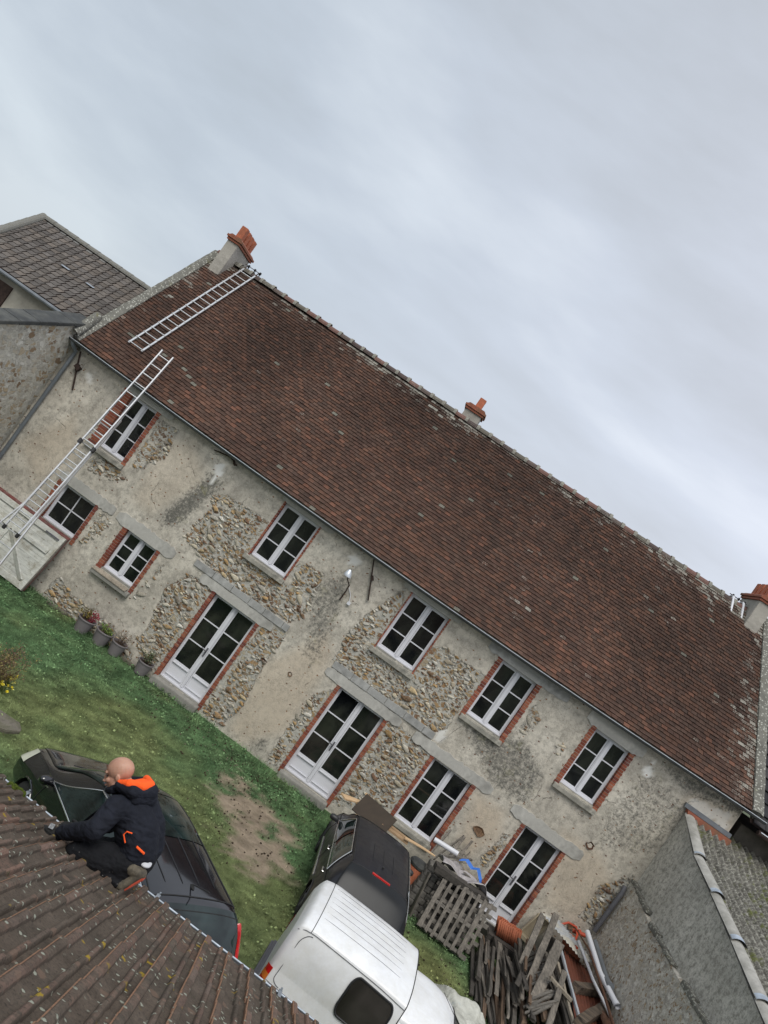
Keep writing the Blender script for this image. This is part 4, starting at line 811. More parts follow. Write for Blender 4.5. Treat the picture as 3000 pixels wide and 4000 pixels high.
# dark broken mortar under the verge tiles
# ================================================================ FOREGROUND OUTBUILDING (roof under the photographer)
fg=empty('foreground_outbuilding',(0,-15,0),'low outbuilding whose mossy interlocking clay tile roof fills the lower left corner','outbuilding')
SL=math.tan(R(21.6)); CS,SN=math.cos(R(21.6)),math.sin(R(21.6)); FY,FZ=-11.86,2.70
def FP(x,s,h=0): return V((x,FY-s*CS+h*SN*1.0,FZ+s*SN+h*CS))
def fg_tiles():
    rg=np.random.default_rng(12); W_=.2035; E_=.335; rows=24
    prof=[(-.010,.030),(.0,.034),(.022,.034),(.034,.026),(.040,.008),(.075,.000),(.112,.003),(.118,.020),(.124,.026),(.140,.026),(.146,.018),(.152,.002),(.196,.006),(.2035,.012)]
    vs=[];fs=[];col=[];li=[]
    for r in range(rows):
        for k in range(-22,24):
            x0=k*W_+.0+rg.normal(0,.0022); s0=r*E_+rg.normal(0,.007); s1=(r+1)*E_+.06; b0=len(vs); n=len(prof)
            t=rg.normal(0,.002); ht=.024+abs(rg.normal(0,.003)); kk=rg.uniform(.75,1.2)
            base=[(.115,.082,.066),(.14,.092,.072),(.10,.077,.064),(.125,.086,.070)][rg.integers(4)]; c=tuple(v*kk for v in base); l=rg.normal(.6,.5)
            for px,ph in prof:
                for s,hh in ((s0,ph+ht),(s1,ph+.0)): vs.append(FP(x0+px+t*(s-s0),s,hh)); 
                vs.append(FP(x0+px,s0,ph+ht-.016)); ridge=ph>.019
                cc=(c[0]*1.12,c[1]*1.1,c[2]*1.08) if ridge else c; col+=[cc,cc,(.24,.12,.075)]; li+=[l-(.55 if ridge else -.25)]*3
            for i in range(n-1):
                a=b0+3*i; fs+=[(a,a+3,a+4,a+1),(a+2,a+5,a+3,a)]
            # orange edge of the joint roll
            q=len(vs); vs+=[FP(x0-.013,s0,.030+ht),FP(x0-.013,s1,.030),FP(x0-.010,s1,.0),FP(x0-.010,s0,ht-.01),FP(x0-.006,s0,.0345+ht),FP(x0-.006,s1,.0345)]
            e=(.24,.14,.09); col+=[e]*6; li+=[-1.6]*6; fs+=[(q+3,q,q+1,q+2),(q,q+4,q+5,q+1)]
    m=MB(); m.v=[tuple(v) for v in vs]; m.f=fs; m.col=col; m.lich=li; return m.build('roof_tiles','mech_tile',fg,colors=True,recalc=False)
fg_tiles()
b=MB(); b.add([FP(-4.6,.02,-.02),FP(4.9,.02,-.02),FP(4.9,8.2,-.02),FP(-4.6,8.2,-.02),(-4.6,-23,3.6),(4.9,-23,3.6)],[(0,1,2,3),(3,2,5,4)]); b.build('roof_deck','rust_iron',fg)
b=MB(); b.box((-4.4,-23,-.1),(4.7,-12.12,2.6)); b.build('wall','rubble',fg)
b=MB(); 
def fgut(u,v):
    x=-4.6+9.5*u; an=math.pi*v; return V((x,FY+.058+.05*math.cos(an)+.004*math.sin(x*1.7),FZ-.02-.065*math.sin(an)+.006*math.sin(x*1.1)))
b.grid(fgut,60,8); b.build('gutter','gutter_dark',fg,smooth=True)
b=MB(); b.tube([fgut(u,0)+V((0,.004,.003)) for u in np.linspace(0,1,80)],.0075,6); b.build('gutter_lip','zinc_dull',fg,smooth=True)
for x in (-1.62,-.84,-.29,.9,2.0): b=MB(); b.bar((x,FY-.05,FZ+.02),(x,FY+.15,FZ-.005),.03,.006); b.tube([(x,FY+.14,FZ-.02),(x,FY+.14,FZ+.02)],.008,6); b.build('gutter_bracket','zinc',fg)
# moss cushion near the eave
b=MB(); 
for i in range(26):
    a=random.uniform(0,6.28); r=random.uniform(0,.07); c=FP(-1.68+math.cos(a)*r*1.3,.03+math.sin(a)*r*.5+.02,.03); 
    for k in range(1): b.lathe([(0,.028),(.014,.024),(.024,.010),(.026,-.02)],(c.x,c.y,c.z+random.uniform(0,.012)),8)
simple('moss',(.075,.10,.018),1,0,.5,60,.9,.01,.1); b.build('moss_cushion','moss',fg,smooth=True)
# ================================================================ GROUND
LAWN=dict(dirt=[(-.65,-1.8),(.0,-1.9),(.5,-2.6),(.8,-3.7),(.55,-4.6),(-.05,-4.5),(-.6,-3.5),(-.95,-2.3)])
def lawncol(x,y):
    n=vnoise(x,y,1,.55,4); n2=vnoise(x,y,2,3.0,4); d=polydist(x,y,LAWN['dirt']); dm=np.clip(.5+(d+(n2-.5)*1.5+(vnoise(x,y,71,9,3)-.5)*.8)/.45,0,1)
    q=(.35+1.3*vnoise(x,y,44,4.5,4))*(.6+.8*vnoise(x,y,45,14,2))*1.75; g=np.stack([(.042+.044*n2)*q,(.084+.052*n2)*q,(.037+.026*n2)*q],-1); yg=np.stack([(.092+.06*n2)*q,(.104+.05*n2)*q,(.042+.02*n2)*q],-1)
    # moss-yellow area in the middle of the lawn and by the vehicles
    ym=np.clip(.5+(1.9-np.hypot((x+2.4)/1.5,(y+4.8)/1.4))*.9+(n-.5)*2.2,0,1); ym=np.maximum(ym,np.clip(.4+(1.6-np.hypot((x-.7)/.9,(y+6.4)/1.8))*1.0+(n-.5)*2,0,1)); ym=.62*np.maximum(ym,.8*np.clip((n-.54)*6,0,1))
    ym=np.maximum(ym,.9*np.clip(.5+(1.0-np.hypot((x-4.0)/1.0,(y+3.8)/1.2))*1.2,0,1))
    c=g*(1-ym[...,None])+yg*ym[...,None]; s=np.stack([.33+.12*n2,.265+.10*n2,.195+.08*n2],-1)*(.6+.8*vnoise(x,y,46,6,4))[...,None]
    c=c*(1-dm[...,None])+s*dm[...,None]; return c,dm,ym
xs=np.arange(-11,13.01,.12); ys=np.arange(-13,.6,.12); X,Y=np.meshgrid(xs,ys,indexing='ij'); Z=(vnoise(X,Y,8,.8,4)-.5)*.06-.01
edge=np.minimum(1,np.minimum(np.minimum(X+11,13-X),np.minimum(Y+13,2))/1.0); Z=Z*edge
col,_,_=lawncol(X,Y); nz=len(ys); m=MB(); m.v=[tuple(v) for v in np.stack([X,Y,Z],-1).reshape(-1,3)]; m.f=[(i*nz+j,(i+1)*nz+j,(i+1)*nz+j+1,i*nz+j+1) for i in range(len(xs)-1) for j in range(nz-1)]
m.col=[tuple(c) for c in (col*.8).reshape(-1,3)]; m.lich=[0]*len(m.v)
tagit(m.build('ground',"lawn_soil",colors=True,smooth=True),kind='structure')
simple('field',(.06,.075,.035),1,0,.3,.05,0)
b=MB(); b.add([(-900,-900,-.09),(900,-900,-.09),(900,900,-.09),(-900,900,-.09)],[(0,1,2,3)]); tagit(b.build('terrain','field'),kind='structure')
def grass(N=190000):
    rg=np.random.default_rng(4); x=rg.uniform(-10,8,N); y=rg.uniform(-11.6,-.02,N); c,dm,ym=lawncol(x,y)
    p=rg.random(N); keep=p>dm*.965; 
    keep&=~((x>-1e9)&(polydist(x,y,[(1.15,-6.9),(4.8,-7.2),(4.6,-8.6),(1.1,-8.3)])>0)); x,y,c,ym=x[keep],y[keep],c[keep],ym[keep]; N=len(x)
    lush=vnoise(x,y,31,1.3,3); nearwall=np.exp(-np.abs(y+.35)/.35); h=(.018+.06*rg.random(N)**1.5)*(.4+1.0*lush+1.6*nearwall*(vnoise(x,y,52,2.5,3)>.47))*(1-.45*ym); a=rg.uniform(0,6.283,N); w=rg.uniform(.003,.0075,N); ln=rg.uniform(.2,1.0,N)*h; b=rg.uniform(0,6.283,N)
    z=(vnoise(x,y,8,.8,4)-.5)*.06-.012; dx,dy=np.cos(a)*w,np.sin(a)*w
    P=np.empty((N,3,3)); P[:,0]=np.stack([x-dx,y-dy,z],-1); P[:,1]=np.stack([x+dx,y+dy,z],-1); P[:,2]=np.stack([x+np.cos(b)*ln,y+np.sin(b)*ln,z+h],-1)
    me=bpy.data.meshes.new('grass'); me.vertices.add(3*N); me.vertices.foreach_set('co',P.astype(np.float32).ravel()); me.loops.add(3*N); me.loops.foreach_set('vertex_index',np.arange(3*N,dtype=np.int32)); me.polygons.add(N); me.polygons.foreach_set('loop_start',np.arange(0,3*N,3,dtype=np.int32)); me.polygons.foreach_set('loop_total',np.full(N,3,np.int32)); me.update()
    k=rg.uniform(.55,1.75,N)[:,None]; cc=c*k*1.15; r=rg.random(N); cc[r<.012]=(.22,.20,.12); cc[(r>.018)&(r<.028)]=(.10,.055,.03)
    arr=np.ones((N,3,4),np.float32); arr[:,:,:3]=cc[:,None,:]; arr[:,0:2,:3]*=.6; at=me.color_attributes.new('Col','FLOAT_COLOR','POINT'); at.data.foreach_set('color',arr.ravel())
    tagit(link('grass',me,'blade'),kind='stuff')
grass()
def clover(N=9000):
    rg=np.random.default_rng(14); m=MB(); x=rg.uniform(-10,7,N*3); y=-rg.random(N*3)**1.3*9-.03; g=vnoise(x,y,61,1.6,4); c,dm,ym=lawncol(x,y); k=(rg.random(N*3)<np.clip((g-.42)*5,0,1)*(1-dm)*(1-.6*ym)); x,y,c=x[k][:N],y[k][:N],c[k][:N]
    for xx,yy,cc in zip(x,y,c):
        s=rg.uniform(.010,.026); h=rg.uniform(.02,.07); a=rg.uniform(0,6.28); t=rg.normal(0,.35,2); q=rg.uniform(.5,1.5); m.c=(cc[0]*q,cc[1]*q,cc[2]*q); p_=V((xx,yy,h)); e=V((math.cos(a),math.sin(a),t[0]))*s; f=V((-math.sin(a),math.cos(a),t[1]))*s
        m.add([p_-e,p_-f,p_+e,p_+f],[(0,1,2,3)])
    tagit(m.build('clover','blade',colors=True,recalc=False),kind='stuff')
clover()
def leaf_cloud(m,pts,size,cols,rg,flat=.4):
    for p in pts:
        c=cols[rg.integers(len(cols))]; k=rg.uniform(.7,1.3); m.c=tuple(v*k for v in c); s=size*rg.uniform(.6,1.4); d=V(rg.normal(0,1,3)).normalized(); e=d.orthogonal().normalized(); f=d.cross(e); a=rg.uniform(0,6.28); e,f=e*math.cos(a)+f*math.sin(a),f*math.cos(a)-e*math.sin(a); p=V(p)
        m.add([p-e*s,p-f*s*flat,p+e*s,p+f*s*flat],[(0,1,2,3)])
# fallen crumbs of mortar and soil on the lawn (could not be counted)
rg=np.random.default_rng(9); m=MB()
for i in range(620):
    if rg.random()<.5: x,y=rg.normal(-1.6,1.3),-abs(rg.normal(0,1.1))-.4
    else: x,y=rg.uniform(-1.4,1.2),rg.uniform(-5,-.5)
    if rg.random()<.25: x,y=rg.uniform(3.2,5.2),rg.uniform(-5,-2.6)
    s=rg.uniform(.006,.018); c=[(.05,.035,.025),(.04,.03,.022),(.06,.045,.03),(.05,.035,.025),(.17,.15,.11)][rg.integers(5)]; m.c=c
    a=rg.uniform(0,1.5); mt=Matrix.Translation((x,y,s*.5))@Matrix.Rotation(a,4,'Z')@Matrix.Rotation(rg.uniform(-.5,.5),4,'X'); m.box((-s,-s*.7,-s*.5),(s,s*.7,s*.5),mt)
vcol('crumb',1,.1); tagit(m.build('soil_crumbs','crumb',colors=True),kind='stuff')
def flat_stone(x,y,sx,sy,rot,lab,seed):
    rnd=random.Random(seed); n=11; p=[(math.cos(t)*sx*rnd.uniform(.8,1.1),math.sin(t)*sy*rnd.uniform(.75,1.1)) for t in np.linspace(0,6.283,n+1)[:-1]]
    cr,sr=math.cos(rot),math.sin(rot); P=[(x+a*cr-b_*sr,y+a*sr+b_*cr) for a,b_ in p]; b=MB(); b.prism(P,2,-.05,.045); o=b.build('stone_slab','slab_dark',bevel=.012); setorigin(o,(x,y,0)); tagit(o,lab,'stone slab')
flat_stone(-6.68,-.12,.32,.10,.25,'long flat stone slab at the foot of the wall, left of the first plant pot',1)
flat_stone(-4.62,-.12,.26,.07,-.05,'thin flat stone between the third and fourth plant pots at the wall foot',2)
flat_stone(-4.28,-5.85,.46,.30,.5,'worn paving slab at the left edge of the lawn below the yellow flowers',3)
# ================================================================ plant pots
def pot(x,y,r,h,lab,kind,seed):
    rg=np.random.default_rng(seed); rt=empty('plant_pot',(x,y,0),lab,'plant pot','plant pots along the wall foot')
    b=MB(); b.lathe([(0,.005),(r*.72,.005),(r*.74,0),(r*.98,h-.035),(r*1.06,h-.03),(r*1.08,h-.012),(r*1.06,h),(r*.97,h),(r*.94,h-.02),(r*.93,h-.05)],(x,y,0),28); b.build('pot','pot_plastic',rt,smooth=True)
    b=MB(); b.lathe([(r*.94,h-.05),(0,h-.045)],(x,y,0),20); b.build('soil','soil',rt)
    m=MB(); pts=[]; st=MB()
    sp=dict(red=(26,.24,.30),low=(18,.12,.22),twig=(30,.34,.34),grey=(26,.30,.30))[kind]
    for i in range(sp[0]):
        a=rg.uniform(0,6.28); l=rg.uniform(.4,1)*sp[1]; o=rg.uniform(0,1)*sp[2]*.9; base=V((x+math.cos(a)*r*.35*rg.random(),y+math.sin(a)*r*.35*rg.random(),h-.05)); tip=base+V((math.cos(a)*o,math.sin(a)*o*.7-.02,l+.04)); mid=(base+tip)/2+V((0,0,.03)); st.tube([base,mid,tip],[.004,.003,.0015],4,cap=False)
        for k in range(14 if kind!='twig' else 7): t=rg.uniform(.3,1.05); q=base.lerp(tip,t)+V(rg.normal(0,.022,3)); pts.append((q,a))
    pal=dict(red=[(.22,.02,.04),(.28,.03,.05),(.16,.12,.03),(.20,.16,.04),(.10,.09,.03)],low=[(.12,.19,.035),(.09,.15,.03),(.17,.22,.06)],twig=[(.16,.11,.055),(.20,.15,.08),(.10,.10,.045),(.22,.10,.06)],grey=[(.10,.13,.075),(.14,.16,.10),(.08,.11,.05),(.19,.14,.07)])[kind]
    for q,a in pts:
        if kind=='red': cs=pal[:2] if q.x>x+.02 else pal[2:]
        else: cs=pal
        leaf_cloud(m,[q],.023 if kind!='twig' else .015,cs,rg,.55)
    st.build('stems','bark',rt); m.build('leaves','leafcol',rt,colors=True,recalc=False)
pot(-5.86,-.36,.215,.34,'grey pot of red and yellow leaved plants, farthest left in the row by the wall','red',1)
pot(-5.36,-.30,.215,.34,'grey pot with a low bright green plant, second from the left in the row','low',2)
pot(-4.93,-.27,.19,.32,'grey pot with dry brown twigs, third from the left in the row','twig',3)
pot(-4.17,-.24,.19,.32,'grey pot with a straggly grey green plant right beside the left french door','grey',4)
# shrub with yellow flowers
sh=empty('shrub',(-4.72,-5.2,0),'brownish conifer shrub at the left edge of the lawn','shrub')
rg=np.random.default_rng(5); st=MB(); m=MB()
for i in range(80):
    a=rg.uniform(0,6.28); base=V((-5.20+rg.normal(0,.10),-5.0+rg.normal(0,.08),.0)); tip=base+V((math.cos(a)*.25+.14,math.sin(a)*.25,rg.uniform(.25,.75))); st.tube([base,tip],[.006,.002],4,cap=False)
    for k in range(60):
        t=rg.uniform(.15,1.08); leaf_cloud(m,[base.lerp(tip,t)+V(rg.normal(0,.035,3))],.016,[(.16,.10,.06),(.22,.17,.07),(.13,.08,.065),(.28,.25,.08),(.19,.14,.08)],rg,.5)
sh.location=(-5.2,-5.0,0)
st.build('branches','bark',sh); m.build('foliage','leafcol',sh,colors=True,recalc=False)
fl=empty('flower_clump',(-4.78,-4.85,0),'clump of yellow flowers in front of the brown shrub on the lawn','flowers')
m=MB(); st=MB()
for i in range(34):
    cx,cy=((-4.90,-4.72) if i%2 else (-4.78,-5.06)); a=rg.uniform(0,6.28); b0=V((cx+rg.normal(0,.03),cy+rg.normal(0,.03),0)); tp=b0+V((math.cos(a)*.07,math.sin(a)*.07,rg.uniform(.06,.2))); st.tube([b0,tp],.003,4,cap=False); leaf_cloud(m,[tp,tp+V((0,0,.015)),tp+V((.012,0,0)),tp+V((0,-.012,0))],.022,[(.75,.62,.03),(.65,.52,.03),(.7,.66,.2)],rg,.6)
st.build('stems','moss',fl); m.build('petals','leafcol',fl,colors=True,recalc=False)
# small far tree behind the left neighbour's roof
tr=empty('tree',(-22,12,0),'bare twiggy tree top far behind the left neighbouring roof','tree')
t=MB(); 
def branch(p,d,l,r,dep):
    q=p+d*l; t.tube([p,q],[r,r*.65],5,cap=False)
    if dep:
        for k in range(4 if dep>1 else 5): branch(p.lerp(q,rg.uniform(.5,1)),(d+V(rg.normal(0,.42,3))).normalized(),l*rg.uniform(.55,.8),r*.55,dep-1)
branch(V((-22,12,0)),V((0,0,1)),3.0,.16,5); t.build('branches','bark',tr); 
# ================================================================ white wooden gate leaning under the ladder
gt=empty('wooden_gate',(-8.7,-.5,0),'weathered white wooden gate with Z braces leaning against the wall under the ladder','gate')
def G(x,z,o=0):  # gate plane: top at y -.16 , bottom at y -.62 ; z along the leaf 0..1.52
    k=z/1.55; return V((x,-.62+.44*k-o*.96,.04+1.47*k+o*-.28))
def gb(m,x0,x1,z0,z1,o0,o1):
    vs=[G(x,z,o) for x in (x0,x1) for z in (z0,z1) for o in (o0,o1)]; m.add(vs,[(0,1,3,2),(4,6,7,5),(0,4,5,1),(2,3,7,6),(0,2,6,4),(1,5,7,3)])
GX0,GX1=-10.05,-7.42
b=MB(); z=.1
while z<1.42:
    h=.125; gb(b,GX0+.05,GX1-.06,z,min(z+h-.006,1.42),.0,.028+random.uniform(-.003,.003)); z+=h
b.build('boards','gate_paint',gt)
b=MB(); gb(b,GX0,GX1-.02,1.40,1.53,.0,.07); gb(b,GX0,GX1-.02,.02,.15,.0,.07); gb(b,GX1-.14,GX1-.02,.15,1.40,.0,.068); gb(b,GX0,GX1-.16,1.0,1.10,.028,.075)
gb(b,-8.72,-8.64,.15,1.0,.028,.075); gb(b,-8.80,-8.72,.15,1.0,.028,.052); gb(b,GX0,GX0+.12,.15,1.4,0,.068)
for xa,xb in ((-7.62,-8.60),(-9.75,-8.86)):
    p,q=G(xa,.18,.044),G(xb,.96,.044); b.bar(p,q,.10,.05,up=G(0,0,1)-G(0,0,0))
b.build('frame','gate_paint',gt,bevel=.004)
b=MB(); gb(b,GX0,GX1+.02,1.532,1.56,-.04,.05); gb(b,GX1-.018,GX1+.02,.0,1.53,-.045,.0); b.build('rear_edge','red_paint',gt)
b=MB(); gb(b,GX1-.02,GX1+.012,.02,1.53,.0,.072); b.build('end_board','old_wood_z',gt)
b=MB(); gb(b,-7.95,-7.55,1.415,1.45,.07,.078); b.build('hinge_strap','grey_strip',gt)
simple('cardboard_grey',(.22,.23,.24),.8,0,.5,60,0)
# ================================================================ VEHICLES
def catmull(xs,ys,x):
    """monotone cubic interpolation"""
    xs=np.array(xs,float); ys=np.array(ys,float); n=len(xs); h=np.diff(xs); dl=np.diff(ys)/h; m=np.zeros(n); m[0]=dl[0]; m[-1]=dl[-1]
    for i in range(1,n-1): m[i]=0 if dl[i-1]*dl[i]<=0 else 2*dl[i-1]*dl[i]/(dl[i-1]+dl[i])
    i=np.clip(np.searchsorted(xs,x)-1,0,n-2); t=(x-xs[i])/h[i]
    return (2*t**3-3*t**2+1)*ys[i]+(t**3-2*t**2+t)*h[i]*m[i]+(-2*t**3+3*t**2)*ys[i+1]+(t**3-t**2)*h[i]*m[i+1]
class Body:
    """car body: sections along x (front = +x). keys: w sill half width, zb underside, wb,zt belt, we,ze glass top edge, zc crown"""
    def __init__(s,K): s.K=K; s.x=[k[0] for k in K]
    def sec(s,x):
        w,zb,wb,zt,we,ze,zc=[float(catmull(s.x,[k[i] for k in s.K],x)) for i in range(1,8)]
        return [(w*.80,zb),(w*.965,zb+.10),(w,zb+(zt-zb)*.38),(w*.995,zb+(zt-zb)*.68),(wb,zt),(we,ze),(we*.94,ze+(zc-ze)*.42),(we*.6,ze+(zc-ze)*.86),(0,zc)]
    def pt(s,x,v,side=1,off=0):
        P=s.sec(x); i=min(int(v),len(P)-2); t=v-i
        if i<4:
            a=P[max(i-1,0)];b=P[i];c=P[i+1];d=P[min(i+2,4)]
        elif i==4: a=(2*P[4][0]-P[5][0],2*P[4][1]-P[5][1]);b=P[4];c=P[5];d=(2*c[0]-b[0],2*c[1]-b[1])
        else:
            a=P[max(i-1,5)];b=P[i];c=P[i+1];d=P[i+2] if i+2<len(P) else (-P[-2][0],P[-2][1])
        q=[.5*((2*b[k])+(-a[k]+c[k])*t+(2*a[k]-5*b[k]+4*c[k]-d[k])*t*t+(-a[k]+3*b[k]-3*c[k]+d[k])*t**3) for k in (0,1)]
        if i==4: bow=math.sin(math.pi*t)*.025; q[0]+=bow
        p=V((x,side*q[0],q[1]))
        if off: 
            e=.01; c_=V((x,0,.75)); n=(s.pt(x+e,v,side)-s.pt(x-e,v,side)).cross(s.pt(x,min(v+e,8),side)-s.pt(x,max(v-e,0),side)).normalized()
            if n.dot(p-c_)<0: n=-n
            p=p+n*off
        return p
    def patch(s,m,x0,x1,v0,v1,nx,nv,side,off=0,cut=None):
        """grid patch in (x,v); x0/x1 may be functions of v"""
        f0=x0 if callable(x0) else (lambda v:x0); f1=x1 if callable(x1) else (lambda v:x1)
        vs=[];idx={};fs=[]
        for i in range(nx+1):
            for j in range(nv+1):
                v=v0+(v1-v0)*j/nv; x=f0(v)+(f1(v)-f0(v))*i/nx; vs.append((x,v)); 
        for i in range(nx):
            for j in range(nv):
                q=(i*(nv+1)+j,(i+1)*(nv+1)+j,(i+1)*(nv+1)+j+1,i*(nv+1)+j+1)
                if cut:
                    c=[sum(vs[k][0] for k in q)/4,sum(vs[k][1] for k in q)/4]; p=s.pt(c[0],c[1],side)
                    if cut(p): continue
                fs.append(q if side>0 else q[::-1])
        m.add([s.pt(a,b,side,off) for a,b in vs],fs)
def T_(loc,heading):
    return Matrix.Translation(loc)@Matrix.Rotation(heading,4,'Z')
def finish(m,name,mat,parent,T,smooth=True,**k):
    m.v=[tuple(T@V(v)) for v in m.v]; return m.build(name,mat,parent,smooth=smooth,**k)
def wheels(root,T,pos,r,w,rim='grey_strip'):
    for (x,y) in pos:
        s=1 if y>0 else -1
        m=MB(); prof=[(r*.62,-w*.5),(r*.86,-w*.5),(r*.97,-w*.38),(r,-w*.2),(r,w*.2),(r*.97,w*.38),(r*.86,w*.5),(r*.62,w*.5),(r*.60,w*.3)]; n=28
        m.add([(x+rr*math.cos(2*math.pi*k/n),y+q,r+rr*math.sin(2*math.pi*k/n)) for rr,q in prof for k in range(n)],[(i*n+k,i*n+(k+1)%n,(i+1)*n+(k+1)%n,(i+1)*n+k) for i in range(len(prof)-1) for k in range(n)])
        o=finish(m,'wheel','rubber',root,T); 
        m=MB(); yo=y+s*w*.32
        m.add([(x+rr*math.cos(2*math.pi*k/n),yo+s*d,r+rr*math.sin(2*math.pi*k/n)) for rr,d in ((r*.63,.02),(r*.58,.0),(r*.2,-.03),(r*.14,.0)) for k in range(n)]+[(x,yo,r)],[(i*n+k,i*n+(k+1)%n,(i+1)*n+(k+1)%n,(i+1)*n+k) for i in range(3) for k in range(n)]+[(3*n+k,3*n+(k+1)%n,4*n) for k in range(n)])
        for k in range(5):
            a=k*2*math.pi/5; m.bar((x+math.cos(a)*r*.1,yo+s*.012,r+math.sin(a)*r*.1),(x+math.cos(a)*r*.6,yo+s*.016,r+math.sin(a)*r*.6),.05,.018,up=(0,1,0))
        finish(m,'rim',rim,o,T)
def car(name,label,cat,loc,heading,K,paintm,wh,R_,glass_x,ws,rw,opt):
    root=empty(name,loc,label,cat); T=T_(loc,heading); B=Body(K); xs=B.x; x0,x1=xs[0],xs[-1]
    cut=lambda p:any((p.x-a)**2+(p.z-R_*.98)**2<(R_*1.13)**2 and p.z<R_*2.2 and abs(p.y)>.35 for a in wh)
    m=MB()
    for sd in (1,-1):
        B.patch(m,x0,x1,0,4,170,30,sd,0,cut)                     # lower side
        B.patch(m,x0,x1,4,5,130,6,sd,-.006)                        # greenhouse frame
        B.patch(m,x0,x1,5,8,130,12,sd)                              # roof, bonnet, tailgate
    # end caps
    for x in (x0,x1):
        P=[B.pt(x,v,1) for v in np.linspace(0,8,40)]; P2=[B.pt(x,v,-1) for v in np.linspace(0,8,40)]; n=len(P); m.add(P+P2,[(i,i+1,n+i+1,n+i) for i in range(n-1)])
    finish(m,'body',paintm,root,T,weld=True,edges=38)
    # wheel arch liners and underside
    m=MB()
    for a in wh:
        for sd in (1,-1):
            n=20; y0=sd*.40; y1=sd*(float(catmull(xs,[k[1] for k in K],a))-.015)
            m.add([(a+R_*1.15*math.cos(t),y,R_*.98+R_*1.15*math.sin(t)) for y in (y0,y1) for t in np.linspace(-.5,math.pi+.5,n)],[(k,k+1,n+k+1,n+k) for k in range(n-1)])
    m.box((x0+.15,-.62,.2),(x1-.15,.62,.27)); finish(m,'underbody','rubber',root,T,smooth=False)
    m=MB()
    for a in wh:
        for sd in (1,-1):
            pts=[]
            for t in np.linspace(.12,math.pi-.12,24):
                X=a+R_*1.13*math.cos(t); Z=R_*.98+R_*1.13*math.sin(t)
                best=min(np.linspace(.2,4,60),key=lambda v:abs(B.pt(X,v,sd).z-Z)); pts.append(B.pt(X,best,sd,.004))
            m.tube(pts,.014,6)
    finish(m,'arch_trim',opt.get('arch','black_plastic'),root,T)
    wheels(root,T,[(a,sd*(float(catmull(xs,[k[1] for k in K],a))-.115)) for a in wh for sd in (1,-1)],R_,.19)
    # windscreen / rear window / panoramic front
    for nm,(a,b,va) in (('windscreen',ws),('rear_window',rw)):
        if a is None: continue
        m=MB()
        for sd in (1,-1): B.patch(m,a,b,va,8,26,10,sd,.006)
        finish(m,nm,opt.get('rearglass','car_glass') if nm=='rear_window' else 'car_glass',root,T,weld=True)
    # side glass
    for sd in (1,-1):
        for (a,b,slf,slr) in glass_x:
            m=MB(); B.patch(m,(lambda v,a=a,slr=slr:a+slr*(v-4)),(lambda v,b=b,slf=slf:b-slf*(v-4)),4.06,4.93,16,6,sd,.012); finish(m,'side_window','car_glass',root,T)
        if opt.get('chrome'):
            a,b,slf,slr=opt['chrome']; m=MB(); q=[]
            for t in np.linspace(0,1,24): q.append(B.pt(a+(b-a)*t,4.03,sd,.016))
            m.tube(q,.010,6)
            if opt.get('chrome_top'):
                q=[B.pt(b-slf*t,4+t,sd,.018) for t in np.linspace(.03,.95,12)]+[B.pt(b-slf*.95-(b-a-slf*.95-slr)*t,4.95,sd,.018) for t in np.linspace(0,1,16)]
                if opt.get('chrome_rear'): q+=[B.pt(a+slr*(1-t),4.95-.9*t,sd,.018) for t in np.linspace(0,1,10)]
                m.tube(q,.008,6)
            finish(m,'window_trim','chrome',root,T)
        # mirror
        mx=opt['mirror']; m=MB(); c=B.pt(mx,4.0,sd); m.grid(lambda u,v:V((c.x+.02+.06*math.cos(u*6.2832)*max(0,math.sin(v*3.1416))**.6,c.y+sd*(.12+.095*math.cos(v*3.1416)),c.z+.02+.062*math.sin(u*6.2832)*max(0,math.sin(v*3.1416))**.6)),16,10); m.bar((c.x,c.y-sd*.02,c.z-.01),(c.x+.01,c.y+sd*.08,c.z+.01),.06,.04)
        o=finish(m,'mirror',opt.get('mirrorm',paintm),root,T)
        m=MB(); m.bar((c.x-.035,c.y+sd*.07,c.z-.035),(c.x+.075,c.y+sd*.20,c.z-.02),.012,.012); finish(m,'mirror_glint','chrome',o,T)  # small chrome bar added to give the mirror a bright glint
        # door handles, door shuts, sill strip
        for hx in opt['handles']:
            m=MB(); q=B.pt(hx,3.55,sd,.02); q2=B.pt(hx-.15,3.55,sd,.02); m.tube([q+V((0,-sd*.02,0)),q,q2,q2+V((0,-sd*.02,0))],.012,6); finish(m,'door_handle',opt.get('handlem','chrome'),root,T)
        m=MB()
        for sx in opt['shuts']:
            q=[B.pt(sx,v,sd,.003) for v in np.linspace(.8,4.0,26)]; m.tube(q,.0045,4)
        m.tube([B.pt(x,3.9,sd,.002) for x in np.linspace(x0+.3,x1-.5,30)],.003,4)
        finish(m,'door_gaps','rubber',root,T)
        # lights
        a,b,v0,v1=opt['head']; m=MB(); B.patch(m,a,b,v0,v1,8,6,sd,.008); finish(m,'headlight','pale_lens',root,T)
        a,b,v0,v1=opt['tail']; m=MB(); B.patch(m,a,b,v0,v1,8,10,sd,.012); finish(m,'tail_light','red_lens',root,T)
    # roof gutter lines
    m=MB()
    for sd in (1,-1):
        a,b=opt['roof']; m.tube([B.pt(x,opt.get('rv',5.9),sd,.003) for x in np.linspace(a,b,26)],.009,6)
    finish(m,'roof_channel','rubber',root,T)
    if opt.get('ribs'):
        m=MB()
        for y in opt['ribs']:
            a,b=opt['ribx']
            def top(x,y):
                P=[B.pt(x,v,1 if y>=0 else -1) for v in np.linspace(5,8,40)]; k=min(P,key=lambda p:abs(p.y-y)); return V((x,y,k.z+.003))
            m.tube([top(x,y) for x in np.linspace(a,b,14)],[.002]+[.006]*12+[.002],5)
        finish(m,'roof_ribs','black_plastic',root,T)
